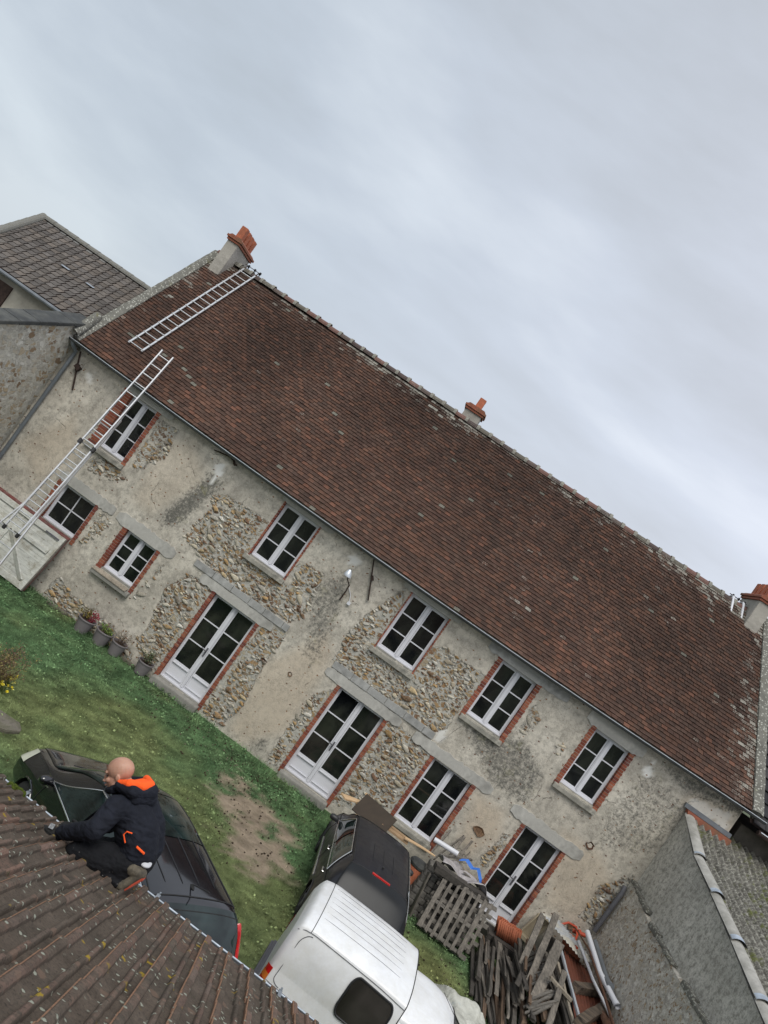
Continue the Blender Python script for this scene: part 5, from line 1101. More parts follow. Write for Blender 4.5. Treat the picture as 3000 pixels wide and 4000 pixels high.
    return root,T,B
# --- black five door car below the man, nose to the upper left
K1=[ # x, w, zb, wb, zt, we, ze, zc
 (-2.06,.66,.34,.64,.80,.60,.90,.93),
 (-1.98,.78,.28,.74,.86,.67,.98,1.02),
 (-1.86,.83,.24,.78,.92,.685,1.12,1.19),
 (-1.70,.845,.22,.80,.96,.66,1.33,1.40),
 (-1.50,.855,.20,.805,.98,.62,1.42,1.495),
 (-1.0,.86,.19,.81,.98,.585,1.455,1.53),
 (-.2,.86,.19,.81,.975,.585,1.47,1.55),
 (.25,.86,.19,.805,.965,.58,1.44,1.53),
 (.75,.86,.19,.79,.945,.585,1.27,1.37),
 (1.15,.85,.20,.765,.915,.62,1.03,1.12),
 (1.32,.845,.21,.75,.90,.66,.945,1.00),
 (1.6,.83,.22,.72,.845,.62,.885,.935),
 (1.95,.80,.24,.66,.75,.56,.80,.83),
 (2.12,.70,.27,.56,.64,.46,.68,.70),
 (2.18,.60,.32,.48,.58,.40,.60,.61)]
h1=R(137); hd=V((math.cos(h1),math.sin(h1),0)); c1=V((-.06,-9.16,0))+hd*1.52
r1,T1,B1=car('car','shiny black car with a roof aerial, parked just beyond the crouching man','car',c1,h1,K1,'black_paint',(1.30,-1.25),.31,
  [(-.98,-.12,.0,.10),(-.02,.98,.82,.0),(-1.52,-1.06,.0,.12)],(.28,1.30,5.0),(-1.96,-1.60,5.15),
  dict(chrome=(-1.5,1.02,.85,.1),chrome_top=True,mirror=.92,handles=(-.05,-.95),handlem='black_paint',shuts=(1.0,-.08,-1.02),head=(1.80,2.14,3.0,4.25),tail=(-2.0,-1.60,3.6,5.2),roof=(-1.55,.2),ribs=(-.36,-.12,.12,.36),ribx=(-1.35,-.55),arch='black_paint'))
# tall corner lamps (red over white) down the rear pillars
m=MB()
for sd in (1,-1): m.tube([B1.pt(-1.93+.20*max(0,v-4),v,sd,.006) for v in np.linspace(3.0,5.25,16)],.036,8)
finish(m,'corner_lamp','red_lens',r1,T1)
m=MB()
for sd in (1,-1): m.tube([B1.pt(-1.93,v,sd,.006) for v in np.linspace(2.4,2.99,5)],.040,8)
finish(m,'reversing_lamp','pale_lens',r1,T1)
# rear spoiler lip, tailgate gap, aerial, wipers, transverse gap, front glass roof panel
m=MB()
m.tube([B1.pt(-1.52,v,1,.004) for v in np.linspace(5,8,12)]+[B1.pt(-1.52,v,-1,.004) for v in np.linspace(8,5,12)],.007,5)
m.tube([B1.pt(-1.66,v,1,.004) for v in np.linspace(5,8,12)]+[B1.pt(-1.66,v,-1,.004) for v in np.linspace(8,5,12)],.007,5)
finish(m,'tailgate_gap','rubber',r1,T1)
m=MB()
for sd in (1,-1): B1.patch(m,-.60,.26,5.65,8,14,8,sd,.006)
finish(m,'glass_roof','car_glass',r1,T1,weld=True)
m=MB(); q=B1.pt(-1.38,8,1); m.grid(lambda u,v:V((q.x+.05*math.cos(u*6.2832)*(1-v),q.y+.022*math.sin(u*6.2832)*(1-v),q.z+.045*v)),12,4); m.tube([q+V((-.0,0,.03)),q+V((-.26,.0,.16))],.007,6); finish(m,'aerial','rubber',r1,T1)
m=MB()
for a,b_ in ((.45,-.15),(-.12,-.60)):
    m.tube([V((1.30,a,B1.sec(1.30)[8][1]+.02)),V((1.18,(a+b_)/2,B1.sec(1.18)[8][1]+.0)),V((1.10,b_,B1.sec(1.10)[7][1]+.03))],.008,5)
m.tube([V((-1.80,.1,1.27)),V((-1.86,-.25,1.22))],.007,5); finish(m,'wiper','rubber',r1,T1)
m=MB(); m.box((1.30,-.64,.93),(1.36,.64,.955)); finish(m,'scuttle','black_plastic',r1,T1,smooth=False)
# --- dark blue hatchback by the wall
K2=[(-2.02,.60,.36,.57,.78,.50,.86,.88),(-1.95,.75,.28,.69,.84,.58,.93,.96),(-1.84,.80,.24,.745,.90,.615,1.06,1.11),(-1.62,.82,.22,.76,.93,.585,1.27,1.33),
 (-1.42,.825,.20,.765,.93,.545,1.33,1.40),(-.8,.83,.19,.77,.93,.56,1.36,1.43),(.30,.83,.19,.77,.92,.57,1.355,1.42),(.55,.83,.19,.765,.91,.57,1.32,1.385),
 (1.10,.82,.20,.745,.885,.60,1.12,1.18),(1.42,.81,.21,.72,.865,.63,.935,.98),(1.75,.79,.23,.68,.80,.57,.85,.885),(2.07,.74,.26,.60,.70,.50,.73,.75),(2.20,.6,.32,.48,.60,.4,.62,.63)]
h2=R(92.5); hd=V((math.cos(h2),math.sin(h2),0)); ctr=V((2.17,-5.12,0))+hd*1.48
r2,T2,B2=car('car','dark blue hatchback parked nose to the wall, between the white van and the house','car',ctr,h2,K2,'navy_paint',(1.42,-1.22),.29,
  [(-1.32,-.30,.0,.22),(-.24,.97,.66,.0)],(.55,1.38,5.0),(-1.92,-1.50,5.05),
  dict(chrome=(-1.34,.99,.68,.22),chrome_top=True,chrome_rear=True,mirror=.91,mirrorm='black_plastic',handles=(-.18,-1.1),shuts=(1.0,-.26),head=(1.80,2.13,2.8,4.2),tail=(-2.0,-1.80,2.9,3.9),roof=(-1.42,.45),ribs=(-.2,0,.2),ribx=(-1.1,-.4),rv=5.85,rearglass='tinted_glass'))
m=MB(); z=B2.sec(-1.47)[8][1]; m.box((-1.505,-.17,z-.03),(-1.455,.17,z+.012)); finish(m,'brake_light','red_lens',r2,T2,smooth=False)
m=MB(); m.tube([B2.pt(-1.49,v,1,.004) for v in np.linspace(5,8,12)]+[B2.pt(-1.49,v,-1,.004) for v in np.linspace(8,5,12)],.012,5); finish(m,'tailgate_gap','rubber',r2,T2)
m=MB(); q=B2.pt(-1.15,8,1); m.tube([q,q+V((0,0,.03))],.02,8); finish(m,'aerial_base','rubber',r2,T2)
m=MB(); 
for sd in (1,-1): m.tube([B2.pt(x,2.4,sd,.012) for x in np.linspace(-.9,.8,16)],.02,6)
finish(m,'rubbing_strip','chrome',r2,T2)
# --- white van
K3=[(-2.0,.66,.34,.66,1.0,.64,1.42,1.52),(-1.97,.74,.28,.73,1.02,.70,1.50,1.62),(-1.92,.765,.24,.755,1.03,.735,1.58,1.70),(-1.7,.775,.22,.765,1.04,.745,1.62,1.745),(-.9,.775,.20,.765,1.05,.745,1.625,1.765),
 (-.42,.775,.20,.765,1.05,.745,1.60,1.755)]
K3b=[(-.42,.775,.20,.765,1.05,.655,1.42,1.56),(-.1,.775,.20,.765,1.05,.65,1.43,1.575),(.22,.775,.20,.765,1.045,.645,1.38,1.53),(.42,.775,.20,.76,1.03,.65,1.27,1.42),(.9,.775,.21,.74,.96,.66,1.03,1.10),(1.05,.77,.22,.72,.93,.66,.97,1.0),
 (1.5,.74,.24,.66,.84,.58,.88,.92),(1.85,.68,.27,.56,.70,.48,.74,.76),(1.95,.6,.32,.5,.6,.42,.63,.64)]
hv=R(-3.5); hd=V((math.cos(hv),math.sin(hv),0)); cv=V((1.14,-7.68,0))+hd*2.0
rv=empty('van',cv,'white van with a raised ribbed roof and dark side window','van'); TV=T_(cv,hv); BV=Body(K3); BF=Body(K3b)
cutv=lambda p:any((p.x-a)**2+(p.z-.30)**2<.35**2 and abs(p.y)>.35 for a in (1.25,-1.30))
m=MB()
for sd in (1,-1):
    BV.patch(m,-2.0,-.42,0,4,90,26,sd,0,cutv); BV.patch(m,-2.0,-.42,4,5,60,6,sd); BV.patch(m,-2.0,-.42,5,8,60,14,sd)
for x in (-2.0,-.42):
    P=[BV.pt(x,v,1) for v in np.linspace(0,8,40)]; P2=[BV.pt(x,v,-1) for v in np.linspace(0,8,40)]; n=40; m.add(P+P2,[(i,i+1,n+i+1,n+i) for i in range(n-1)])
finish(m,'load_box','white_paint',rv,TV,weld=True,edges=45)
m=MB()
for sd in (1,-1):
    BF.patch(m,-.42,1.95,0,4,110,26,sd,0,cutv); BF.patch(m,-.42,1.95,4,5,90,6,sd,-.004); BF.patch(m,-.42,1.95,5,8,90,12,sd)
P=[BF.pt(1.95,v,1) for v in np.linspace(0,8,40)]; P2=[BF.pt(1.95,v,-1) for v in np.linspace(0,8,40)]; m.add(P+P2,[(i,i+1,n+i+1,n+i) for i in range(n-1)])
finish(m,'cab','white_paint',rv,TV,weld=True,edges=40)
m=MB()
for sd in (1,-1): BF.patch(m,.36,1.0,5.0,8,16,10,sd,.006)
finish(m,'windscreen','car_glass',rv,TV,weld=True)
def roundwin(B,x0,x1,v0,v1,sd,off,r=.28,n=8):
    """rounded rectangle on the body side"""
    pts=[]; rx_=(x1-x0)*r*.5; rv_=(v1-v0)*r
    for cx,cv_,a0 in ((x1-rx_,v1-rv_,0),(x0+rx_,v1-rv_,90),(x0+rx_,v0+rv_,180),(x1-rx_,v0+rv_,270)):
        for k in range(n+1): a=R(a0+90*k/n); pts.append((cx+rx_*math.cos(a),cv_+rv_*math.sin(a)))
    return pts
for sd in (1,-1):
    pts=roundwin(BV,-1.10,-.52,4.03,4.93,sd,.01); m=MB(); c=(-.81,4.48); P=[BV.pt(a,b_,sd,.010) for a,b_ in pts]; n=len(P); m.add(P+[BV.pt(c[0],c[1],sd,.012)],[(i,(i+1)%n,n) for i in range(n)]); finish(m,'side_window','van_glass',rv,TV)
    m=MB(); m.tube([BV.pt(a,b_,sd,.010) for a,b_ in pts]+[BV.pt(*pts[0],sd,.010)],.013,6); finish(m,'window_seal','black_plastic',rv,TV)
    m=MB(); pts=[(-.30,4.08),(.66,4.08),(.60,4.25),(.22,4.92),(-.30,4.92)]; P=[BF.pt(a,b_,sd,.012) for a,b_ in pts]; m.add(P+[BF.pt(.1,4.5,sd,.018)],[(i,(i+1)%5,5) for i in range(5)]); finish(m,'door_window','car_glass',rv,TV,smooth=False)
    m=MB(); m.tube([BF.pt(a,b_,sd,.014) for a,b_ in pts+[pts[0]]],.010,6); finish(m,'window_seal','grey_strip',rv,TV)
    # pressed panel outline and belt crease
    q=roundwin(BV,-1.86,-.50,3.35,4.95,sd,.0,.16); 
    m=MB(); m.tube([BV.pt(a,b_,sd,.0015) for a,b_ in [p for p in q if p[0]<-1.14]],.005,5); m.tube([BV.pt(x,3.28,sd,.002) for x in np.linspace(-1.95,-.42,20)],.005,5); m.tube([BV.pt(x,5.02,sd,.004) for x in np.linspace(-1.95,-.42,20)],.005,5); m.tube([BV.pt(x,2.5,sd,.002) for x in np.linspace(-1.95,-.42,20)],.006,5)
    finish(m,'panel_crease','grey_strip',rv,TV)
    m=MB(); m.tube([BF.pt(-.40,v,sd,.004) for v in np.linspace(.8,5,20)],.005,5); m.tube([BF.pt(.70,v,sd,.004) for v in np.linspace(.8,4,16)],.005,5); finish(m,'door_gaps','rubber',rv,TV)
    m=MB(); BV.patch(m,-1.998,-1.93,2.9,3.95,4,6,sd,.012); finish(m,'tail_light','red_lens',rv,TV)
    m=MB(); BV.patch(m,-1.998,-1.93,3.25,3.55,4,3,sd,.016); finish(m,'indicator','orange_lens',rv,TV)
    m=MB(); BF.patch(m,1.6,1.9,2.8,3.9,6,5,sd,.01); finish(m,'headlight','pale_lens',rv,TV)
    m=MB(); BV.patch(m,-2.0,-.42,0.3,1.5,14,4,sd,.012); m.tube([BV.pt(x,1.5,sd,.014) for x in np.linspace(-2.0,-1.66,6)],.02,6); finish(m,'lower_trim','grey_strip',rv,TV)
    c=BF.pt(.62,4.1,sd); m=MB(); m.grid(lambda u,v:V((c.x+.0+.07*math.cos(u*6.2832)*math.sin(v*3.1416),c.y+sd*(.12+.11*math.cos(v*3.1416)),c.z+.04+.09*math.sin(u*6.2832)*math.sin(v*3.1416))),14,8); finish(m,'mirror','black_plastic',rv,TV)
m=MB()
for y in (-.46,-.30,-.15,0,.15,.30,.46):
    def tp(x,y):
        P=[BV.pt(x,v,1 if y>=0 else -1) for v in np.linspace(5,8,60)]; k=min(P,key=lambda p:abs(p.y-y)); return V((x,y,k.z+.0005))
    m.tube([tp(x,y) for x in np.linspace(-1.75,-.62,10)],[.001]+[.0028]*8+[.001],4)
finish(m,'roof_ribs','grey_strip',rv,TV)
m=MB()
m.tube([BV.pt(-1.80,v,1,.002) for v in np.linspace(5.2,8,10)]+[BV.pt(-1.80,v,-1,.002) for v in np.linspace(8,5.2,10)],.0045,5); m.tube([BV.pt(-.425,v,1,.002) for v in np.linspace(4.4,8,12)]+[BV.pt(-.425,v,-1,.002) for v in np.linspace(8,4.4,12)],.006,5); finish(m,'roof_gap','rubber',rv,TV)
m=MB(); m.tube([BF.pt(.33,v,1,.004) for v in np.linspace(5,8,10)]+[BF.pt(.33,v,-1,.004) for v in np.linspace(8,5,10)],.010,5); m.tube([V((.10,.40,1.565)),V((.26,.0,1.59)),V((.34,-.42,1.50))],.0035,4)
for sd in (1,-1): m.tube([BF.pt(.34+(1.0-.34)*t,5.0,sd,.008) for t in np.linspace(0,1,10)],.022,6)
finish(m,'screen_frame','black_plastic',rv,TV)
m=MB(); m.box((-2.07,-.70,.38),(-1.96,.70,.56)); finish(m,'bumper','grey_strip',rv,TV,bevel=.03)
m=MB(); m.box((1.93,-.66,.34),(2.04,.66,.52)); finish(m,'bumper','grey_strip',rv,TV,bevel=.03)
m=MB(); m.box((-2.02,-.55,.2),(1.9,.55,.26)); 
for a in (1.25,-1.30):
    for sd in (1,-1):
        n=20; m.add([(a+.355*math.cos(t),y,.30+.355*math.sin(t)) for y in (sd*.4,sd*.755) for t in np.linspace(-.5,math.pi+.5,n)],[(k,k+1,n+k+1,n+k) for k in range(n-1)])
finish(m,'underbody','rubber',rv,TV,smooth=False)
wheels(rv,TV,[(a,sd*.67) for a in (1.25,-1.30) for sd in (1,-1)],.285,.17)
# ================================================================ PERSON
def blob(name,mat,parent,caps=(),ells=(),boxes=(),voxel=.007,smooth=8,disp=0,dscale=.08,dseed=0):
    """tapered capsules and ellipsoids fused into one continuous surface"""
    bm=bmesh.new()
    def ell(c,r,rot=None,seg=20):
        mt=Matrix.Translation(V(c))@(rot.to_4x4() if rot else Matrix.Identity(4))@Matrix.Diagonal((*((r,)*3 if isinstance(r,(int,float)) else r),1)); bmesh.ops.create_uvsphere(bm,u_segments=seg,v_segments=14,radius=1,matrix=mt)
    for p,r0,q,r1 in caps:
        p,q=V(p),V(q); n=max(2,int((q-p).length/(min(r0,r1)*.22))+1); 
        ell(p,r0);ell(q,r1)
        d=(q-p); a=d.normalized().orthogonal().normalized(); b=d.normalized().cross(a); N=20; vs=[]
        for t,r in ((p,r0),(q,r1)): vs.append([bm.verts.new(t+(a*math.cos(2*math.pi*k/N)+b*math.sin(2*math.pi*k/N))*r) for k in range(N)])
        for k in range(N): bm.faces.new((vs[0][k],vs[0][(k+1)%N],vs[1][(k+1)%N],vs[1][k]))
        bm.faces.new(vs[0][::-1]); bm.faces.new(vs[1])
    for e in ells: ell(*e)
    me=bpy.data.meshes.new('tmp'); bm.to_mesh(me); bm.free(); o=bpy.data.objects.new('tmp',me); C.objects.link(o)
    r=o.modifiers.new('r','REMESH'); r.mode='VOXEL'; r.voxel_size=voxel
    s=o.modifiers.new('s','SMOOTH'); s.factor=.5; s.iterations=smooth
    dg=bpy.context.evaluated_depsgraph_get(); ev=o.evaluated_get(dg); nm=bpy.data.meshes.new_from_object(ev); bpy.data.objects.remove(o)
    if disp:
        nrm=[v.normal.copy() for v in nm.vertices]
        for v,n_ in zip(nm.vertices,nrm):
            p=v.co; f=1/dscale; w=mnoise.noise(V((p.x*f+dseed,p.y*f,p.z*f*1.7)))+.5*mnoise.noise(V((p.x*f*2.3,p.y*f*2.3+dseed,p.z*f*3.3))); w=(1-abs(w)*2.2)*.5; v.co=p+n_*disp*w
    off=WL(parent); nm.transform(Matrix.Translation(-off)); nm.polygons.foreach_set('use_smooth',[True]*len(nm.polygons)); nm.update(); nm.name=name
    return link(name,nm,mat,parent)
pr=empty('person',(-.7,-12.25,2.86),'bald man in navy jacket with orange hood lining crouching at the roof edge','person')
# joints
hc=V((-1.005,-12.235,3.495)); up=V((.28,.02,1)).normalized()
fwd=V((-.80,-.12,-.62)).normalized(); lf=fwd.cross(V((0,0,1))).normalized()*-1   # lf: towards his left (camera side)
hu=lf.cross(fwd)*-1; 
if hu.z<0: hu=-hu
lf=V((0,-1,0)); lf=(lf-fwd*lf.dot(fwd)).normalized(); hu=lf.cross(fwd); hu=hu if hu.z>0 else -hu
HM=Matrix((fwd,lf,hu)).transposed()   # columns: forward, left, up
def H(x,y,z): return hc+fwd*x+lf*y+hu*z
HR=HM
neck=V((-.915,-12.20,3.43)); c7=V((-.87,-12.20,3.455)); chest=V((-.745,-12.21,3.335)); mid=V((-.645,-12.22,3.26)); waist=V((-.59,-12.23,3.17)); pelv=V((-.565,-12.25,3.09))
Ls=V((-.86,-12.405,3.375)); Le=V((-.865,-12.565,3.245)); Lw=V((-1.085,-12.42,3.005)); Rs=V((-.90,-12.03,3.31)); Re=V((-.90,-11.98,3.03)); Rw=V((-1.03,-12.02,2.90))
Lh=V((-1.185,-12.43,2.965))
blob('head','skin',pr,caps=[(H(-.035,0,-.06),.055,neck+V((.01,0,-.02)),.060)],
  ells=[(H(-.010,0,.035),(.098,.076,.088),HR),(H(.030,0,-.035),(.062,.060,.078),HR),(H(.052,0,-.085),(.036,.042,.032),HR),(H(.082,0,-.096),(.018,.022,.017),HR),
        (H(.080,0,.030),(.016,.050,.014),HR),(H(.098,0,-.018),(.013,.012,.030),HR),(H(.110,0,-.034),(.014,.014,.011),HR),(H(.101,.013,-.038),.008),(H(.101,-.013,-.038),.008),(H(.094,0,-.064),(.012,.024,.008),HR),
        (H(.068,.040,-.025),(.022,.020,.02),HR),(H(.068,-.040,-.025),(.022,.02,.02),HR),
        (H(-.008,.074,-.018),(.018,.010,.032),HR),(H(-.010,.081,-.006),(.020,.006,.022),HR),(H(-.008,-.074,-.018),(.018,.010,.032),HR),(H(.02,.050,-.07),(.03,.02,.04),HR),(H(.02,-.050,-.07),(.03,.02,.04),HR)],voxel=.0042,smooth=4)
for sd in (1,-1):
    m=MB(); c=H(.080,sd*.034,.004); 
    m.grid(lambda u,v:c+fwd*.010*math.cos(v*3.1416)+lf*(.009*math.cos(u*6.2832)*math.sin(v*3.1416))+hu*(.004*math.sin(u*6.2832)*math.sin(v*3.1416)),12,8); m.build('eye','eye_dark',pr,smooth=True)
    m=MB(); m.tube([H(.093,sd*.014,.026),H(.094,sd*.032,.031),H(.080,sd*.052,.026)],[.003,.004,.002],6); m.build('eyebrow','brow',pr,smooth=True)
m=MB(); m.tube([H(.094,.024,-.066),H(.106,0,-.064),H(.094,-.024,-.066)],[.002,.0045,.002],6); m.build('mouth','lip',pr,smooth=True)
# jacket: torso, arms, collar
blob('jacket','jacket',pr,caps=[(waist+V((.02,-.07,.0)),.142,mid+V((0,-.05,0)),.148),(waist+V((.02,.07,.0)),.142,mid+V((0,.07,0)),.148),(mid+V((0,-.06,0)),.152,chest+V((0,-.07,0)),.138),(mid+V((0,.06,0)),.152,chest+V((0,.07,0)),.138),(chest+V((0,-.07,0)),.138,Ls+V((.035,.045,-.01)),.098),(chest+V((0,.07,0)),.138,Rs+V((.03,-.03,0)),.095),(Ls+V((.035,.045,-.01)),.098,Rs+V((.03,-.03,0)),.095),
   (c7+V((.02,0,-.04)),.098,chest,.12),(neck+V((.02,0,-.045)),.085,c7+V((.02,0,-.03)),.092),
   (Ls,.086,Le,.068),(Le,.066,Lw+V((.02,0,.01)),.052),(Rs,.085,Re,.066),(Re,.064,Rw,.050)],voxel=.0085,smooth=7,disp=.011,dscale=.085,dseed=3)
# dropped hood behind the neck with its orange lining, collar front
blob('hood','jacket',pr,caps=[(V((-.945,-12.33,3.47)),.034,V((-.83,-12.365,3.515)),.045),(V((-.83,-12.365,3.515)),.048,V((-.745,-12.24,3.535)),.055),(V((-.745,-12.24,3.535)),.055,V((-.82,-12.09,3.50)),.045),(V((-.82,-12.09,3.50)),.045,V((-.93,-12.09,3.44)),.034),(V((-.80,-12.33,3.475)),.055,V((-.74,-12.22,3.48)),.07),(V((-.965,-12.31,3.42)),.030,V((-1.0,-12.25,3.365)),.026)],voxel=.007,smooth=6,disp=.006,dscale=.06)
blob('hood_lining','hivis',pr,caps=[(V((-.955,-12.322,3.490)),.022,V((-.885,-12.345,3.535)),.034),(V((-.885,-12.345,3.535)),.036,V((-.805,-12.325,3.565)),.036),(V((-.805,-12.325,3.565)),.036,V((-.775,-12.24,3.572)),.034),(V((-.775,-12.24,3.572)),.034,V((-.84,-12.12,3.535)),.030),(V((-.90,-12.30,3.50)),.03,V((-.83,-12.24,3.54)),.04)],voxel=.006,smooth=6)
m=MB()
for p,q in ((V((-.575,-12.455,3.275)),V((-.505,-12.43,3.255))),): m.bar(p,q,.008,.016,up=(0,-1,0))
m.build('pocket_zip','hivis',pr)
m=MB(); m.tube([V((-.655,-12.45,3.325)),V((-.69,-12.475,3.325)),V((-.695,-12.475,3.295)),V((-.655,-12.47,3.255))],.005,6); m.build('draw_cord','hivis',pr,smooth=True)
blob('shirt_tail','tee',pr,ells=[((-.465,-12.36,3.175),(.045,.06,.022))],voxel=.006,smooth=5)
# trousers: thighs forward, knees down, shins folded back
Lhip=V((-.555,-12.335,3.08)); Rhip=V((-.57,-12.14,3.05)); Lk=V((-.905,-12.47,2.985)); Rk=V((-.935,-12.20,2.90)); La=V((-.545,-12.42,2.985)); Ra=V((-.585,-12.15,2.87))
blob('trousers','trousers',pr,caps=[(Lhip,.125,Rhip,.122),(pelv+V((.01,0,.02)),.14,Lhip+V((.02,.03,0)),.12),(Lhip,.128,Lk+V((.03,0,.022)),.092),(Rhip,.118,Rk+V((.03,0,.012)),.076),(Lk,.066,La,.055),(Rk,.064,Ra,.054),(Lk+V((-.005,0,-.005)),.068,Lk+V((.06,.0,.0)),.07)],voxel=.0085,smooth=6,disp=.010,dscale=.07,dseed=8)
# shoes: toes bent on the tiles, heels up
def shoe(a,sd):
    t=V((a.x+.0,a.y+.03,0)); zr=2.70+.396*(-11.86-t.y)+.03
    toe=V((a.x-.02,a.y,zr+.035)); ball=V((a.x+.035,a.y,zr+.045)); heel=V((a.x+.10,a.y+.03,zr+.175)); an=V((a.x+.03,a.y+.01,zr+.17))
    blob('shoe','shoe',pr,caps=[(toe+V((-.035,0,.0)),.036,ball,.044),(ball,.044,heel,.038),(heel,.038,an,.045)],voxel=.005,smooth=4,disp=.003,dscale=.03)
    m=MB(); m.bar(toe+V((-.06,0,-.034)),ball+V((.012,0,-.038)),.082,.016,up=(0,0,1)); m.bar(ball+V((.022,0,-.038)),heel+V((.036,.0,-.01)),.078,.016,up=(1,0,0)); m.build('shoe_sole','shoe_sole',pr,bevel=.006)
shoe(V((-.545,-12.43,0)),1); shoe(V((-.585,-12.14,0)),-1)
# gloved hands
def hand(w,dirv,nrm,sd,name='glove'):
    d=V(dirv).normalized(); n=V(nrm); n=(n-d*n.dot(d)).normalized(); a=d.cross(n)*sd   # a: towards the thumb
    caps=[(w-d*.035,.034,w+d*.02,.036),(w+d*.02+a*.018,.020,w+d*.075+a*.026,.017),(w+d*.02-a*.018,.020,w+d*.072-a*.026,.016),(w+d*.02,.022,w+d*.078,.018)]
    for k,(o,L,cu) in enumerate(((.030,.066,.35),(.010,.075,.30),(-.010,.070,.35),(-.029,.054,.45))):
        b0=w+d*.080+a*o; k1=b0+(d*math.cos(cu*.4)-n*math.sin(cu*.4)+a*o*.9).normalized()*L*.45; k2=k1+(d*math.cos(cu*1.3)-n*math.sin(cu*1.3)+a*o*.6).normalized()*L*.32; k3=k2+(d*math.cos(cu*2.3)-n*math.sin(cu*2.3)).normalized()*L*.25
        caps+=[(b0,.0115,k1,.0105),(k1,.0105,k2,.0098),(k2,.0098,k3,.0088)]
    b0=w+d*.028+a*.034; k1=b0+(d*.55+a*.8-n*.1).normalized()*.036; k2=k1+(d*.85+a*.45-n*.25).normalized()*.032
    caps+=[(w+d*.01+a*.02,.020,b0,.015),(b0,.014,k1,.0125),(k1,.0122,k2,.0105)]
    blob(name,'glove',pr,caps=caps,voxel=.0038,smooth=3)
hand(Lw+V((-.045,-.005,-.030)),(-.80,-.05,-.34),(.15,-.35,1),-1)
hand(Rw+V((-.035,-.0,-.025)),(-.85,-.05,-.30),(.1,-.35,1),1)
m=MB(); m.bar(Lw+V((-.080,-.03,.012)),Lw+V((-.045,-.035,.022)),.035,.003,up=(0,-.8,.6)); m.build('glove_label','cardboard_grey',pr)
wood('heap_wood',(.035,.030,.025),(.13,.115,.098),1)
# ================================================================ YARD THINGS by the right end of the wall
def plank(name,p,q,w,h,mat,lab,cat,group=None,up=(0,0,1),jag=True,parent=None):
    p,q=V(p),V(q); d=(q-p); L=d.length; d.normalize(); u=V(up); a=d.cross(u).normalized(); n=a.cross(d).normalized(); b=MB(); N=max(3,int(L/.25)); vs=[]
    for i in range(N+1):
        t=i/N; c=p.lerp(q,t)+a*random.uniform(-.006,.006)+n*random.uniform(-.005,.005); e=random.uniform(.9,1.06) if jag else 1
        for sa,sn in ((-1,-1),(1,-1),(1,1),(-1,1)):
            x=c+a*sa*w/2*e+n*sn*h/2
            if jag and i in (0,N): x=x+d*random.uniform(-.03,.03)
            vs.append(x)
    fs=[(0,1,2,3),(4*N+3,4*N+2,4*N+1,4*N)]+[(4*i+k,4*(i+1)+k,4*(i+1)+(k+1)%4,4*i+(k+1)%4) for i in range(N) for k in range(4)]
    b.add(vs,fs); o=b.build(name,mat,parent,bevel=.004)
    if parent is None: setorigin(o,(p+q)/2); tagit(o,lab,cat,group)
    return o
def wmat(p,q):
    d=V(q)-V(p); k=max(range(3),key=lambda i:abs(d[i])); return ('old_wood','old_wood_y','old_wood_z')[k]
# --- two pallets leaning against the stack
def pallet(o,ux,uy,lab,W_=1.1,L_=1.15,back=True,nslat=7):
    """o corner; ux along the width, uy along the boards; n outward"""
    o,ux,uy=V(o),V(ux).normalized(),V(uy).normalized(); n=ux.cross(uy).normalized(); c=o+ux*W_/2; rt=empty('pallet',(c.x,c.y,max(0,c.z)),lab,'pallet','wooden pallets by the wall')
    for i in range(nslat):
        x=.05+(W_-.1)*i/(nslat-1); w=(.10 if i%3==0 else .065); j=random.uniform(-.01,.01); p=o+ux*(x+j)+n*.125+uy*random.uniform(-.01,.02); plank('top_board',p,p+uy*L_,w,.02,wmat(p,p+uy*L_),'','',up=n,parent=rt)
    for i in range(3):
        y=.06+(L_-.12)*i/2; p=o+uy*y+n*.07; plank('bearer',p,p+ux*W_,.075,.085,'old_wood','','',up=n,parent=rt)
    if back:
        for i in range(6):
            y=.04+(L_-.08)*i/5; p=o+uy*y+n*.012-ux*.02; plank('base_board',p,p+ux*(W_+.16),.085,.02,'old_wood','','',up=n,parent=rt)
    return rt
pallet((3.70,-2.24,.03),(1,-.01,0),(-.01,.42,1.0),'grey slatted pallet leaning upright against the stack beside the dark blue hatchback',1.0,1.12)
pallet((3.78,-2.02,.03),(1,.16,0),(-.02,.40,1.0),'second pallet just behind the front leaning one, its crosswise boards sticking out at right',1.16,1.02,nslat=5)
# --- stack of small stone setts and pallets at the left
st=empty('block_stack',(3.75,-1.3,0),'stack of rough grey blocks behind the leaning pallets','block stack')
simple('sett',(.16,.15,.135),.95,0,.35,10,.6,.01,.2)
z=.0; rnd=random.Random(5)
for row in range(8):
    x=3.32+.012*row; 
    while x<4.55:
        L=rnd.uniform(.13,.22); b=MB(); b.box((x,-1.95+.04*row+rnd.uniform(-.02,.02),z),(x+L-.012,-1.45+.02*row,z+.115)); b.build('block','sett',st,bevel=.012); x+=L
    z+=.12
plank('beam',(3.42,-1.95,1.08),(4.72,-1.72,1.06),.24,.13,'dark_wood','dark old beam lying along the top edge of the leaning pallets','beam')
plank('plank',(3.38,-2.10,.95),(3.56,-2.02,.0),.10,.04,'old_wood_z','upright grey plank at the left side of the block stack','plank')
def sheet(name,fn,nu,nv,mat,lab,cat,th=.006,smooth=True):
    b=MB(); b.grid(fn,nu,nv); o=b.build(name,mat,smooth=smooth,edges=70); s=o.modifiers.new('t','SOLIDIFY'); s.thickness=th; c=fn(.5,.5); setorigin(o,c); return tagit(o,lab,cat)
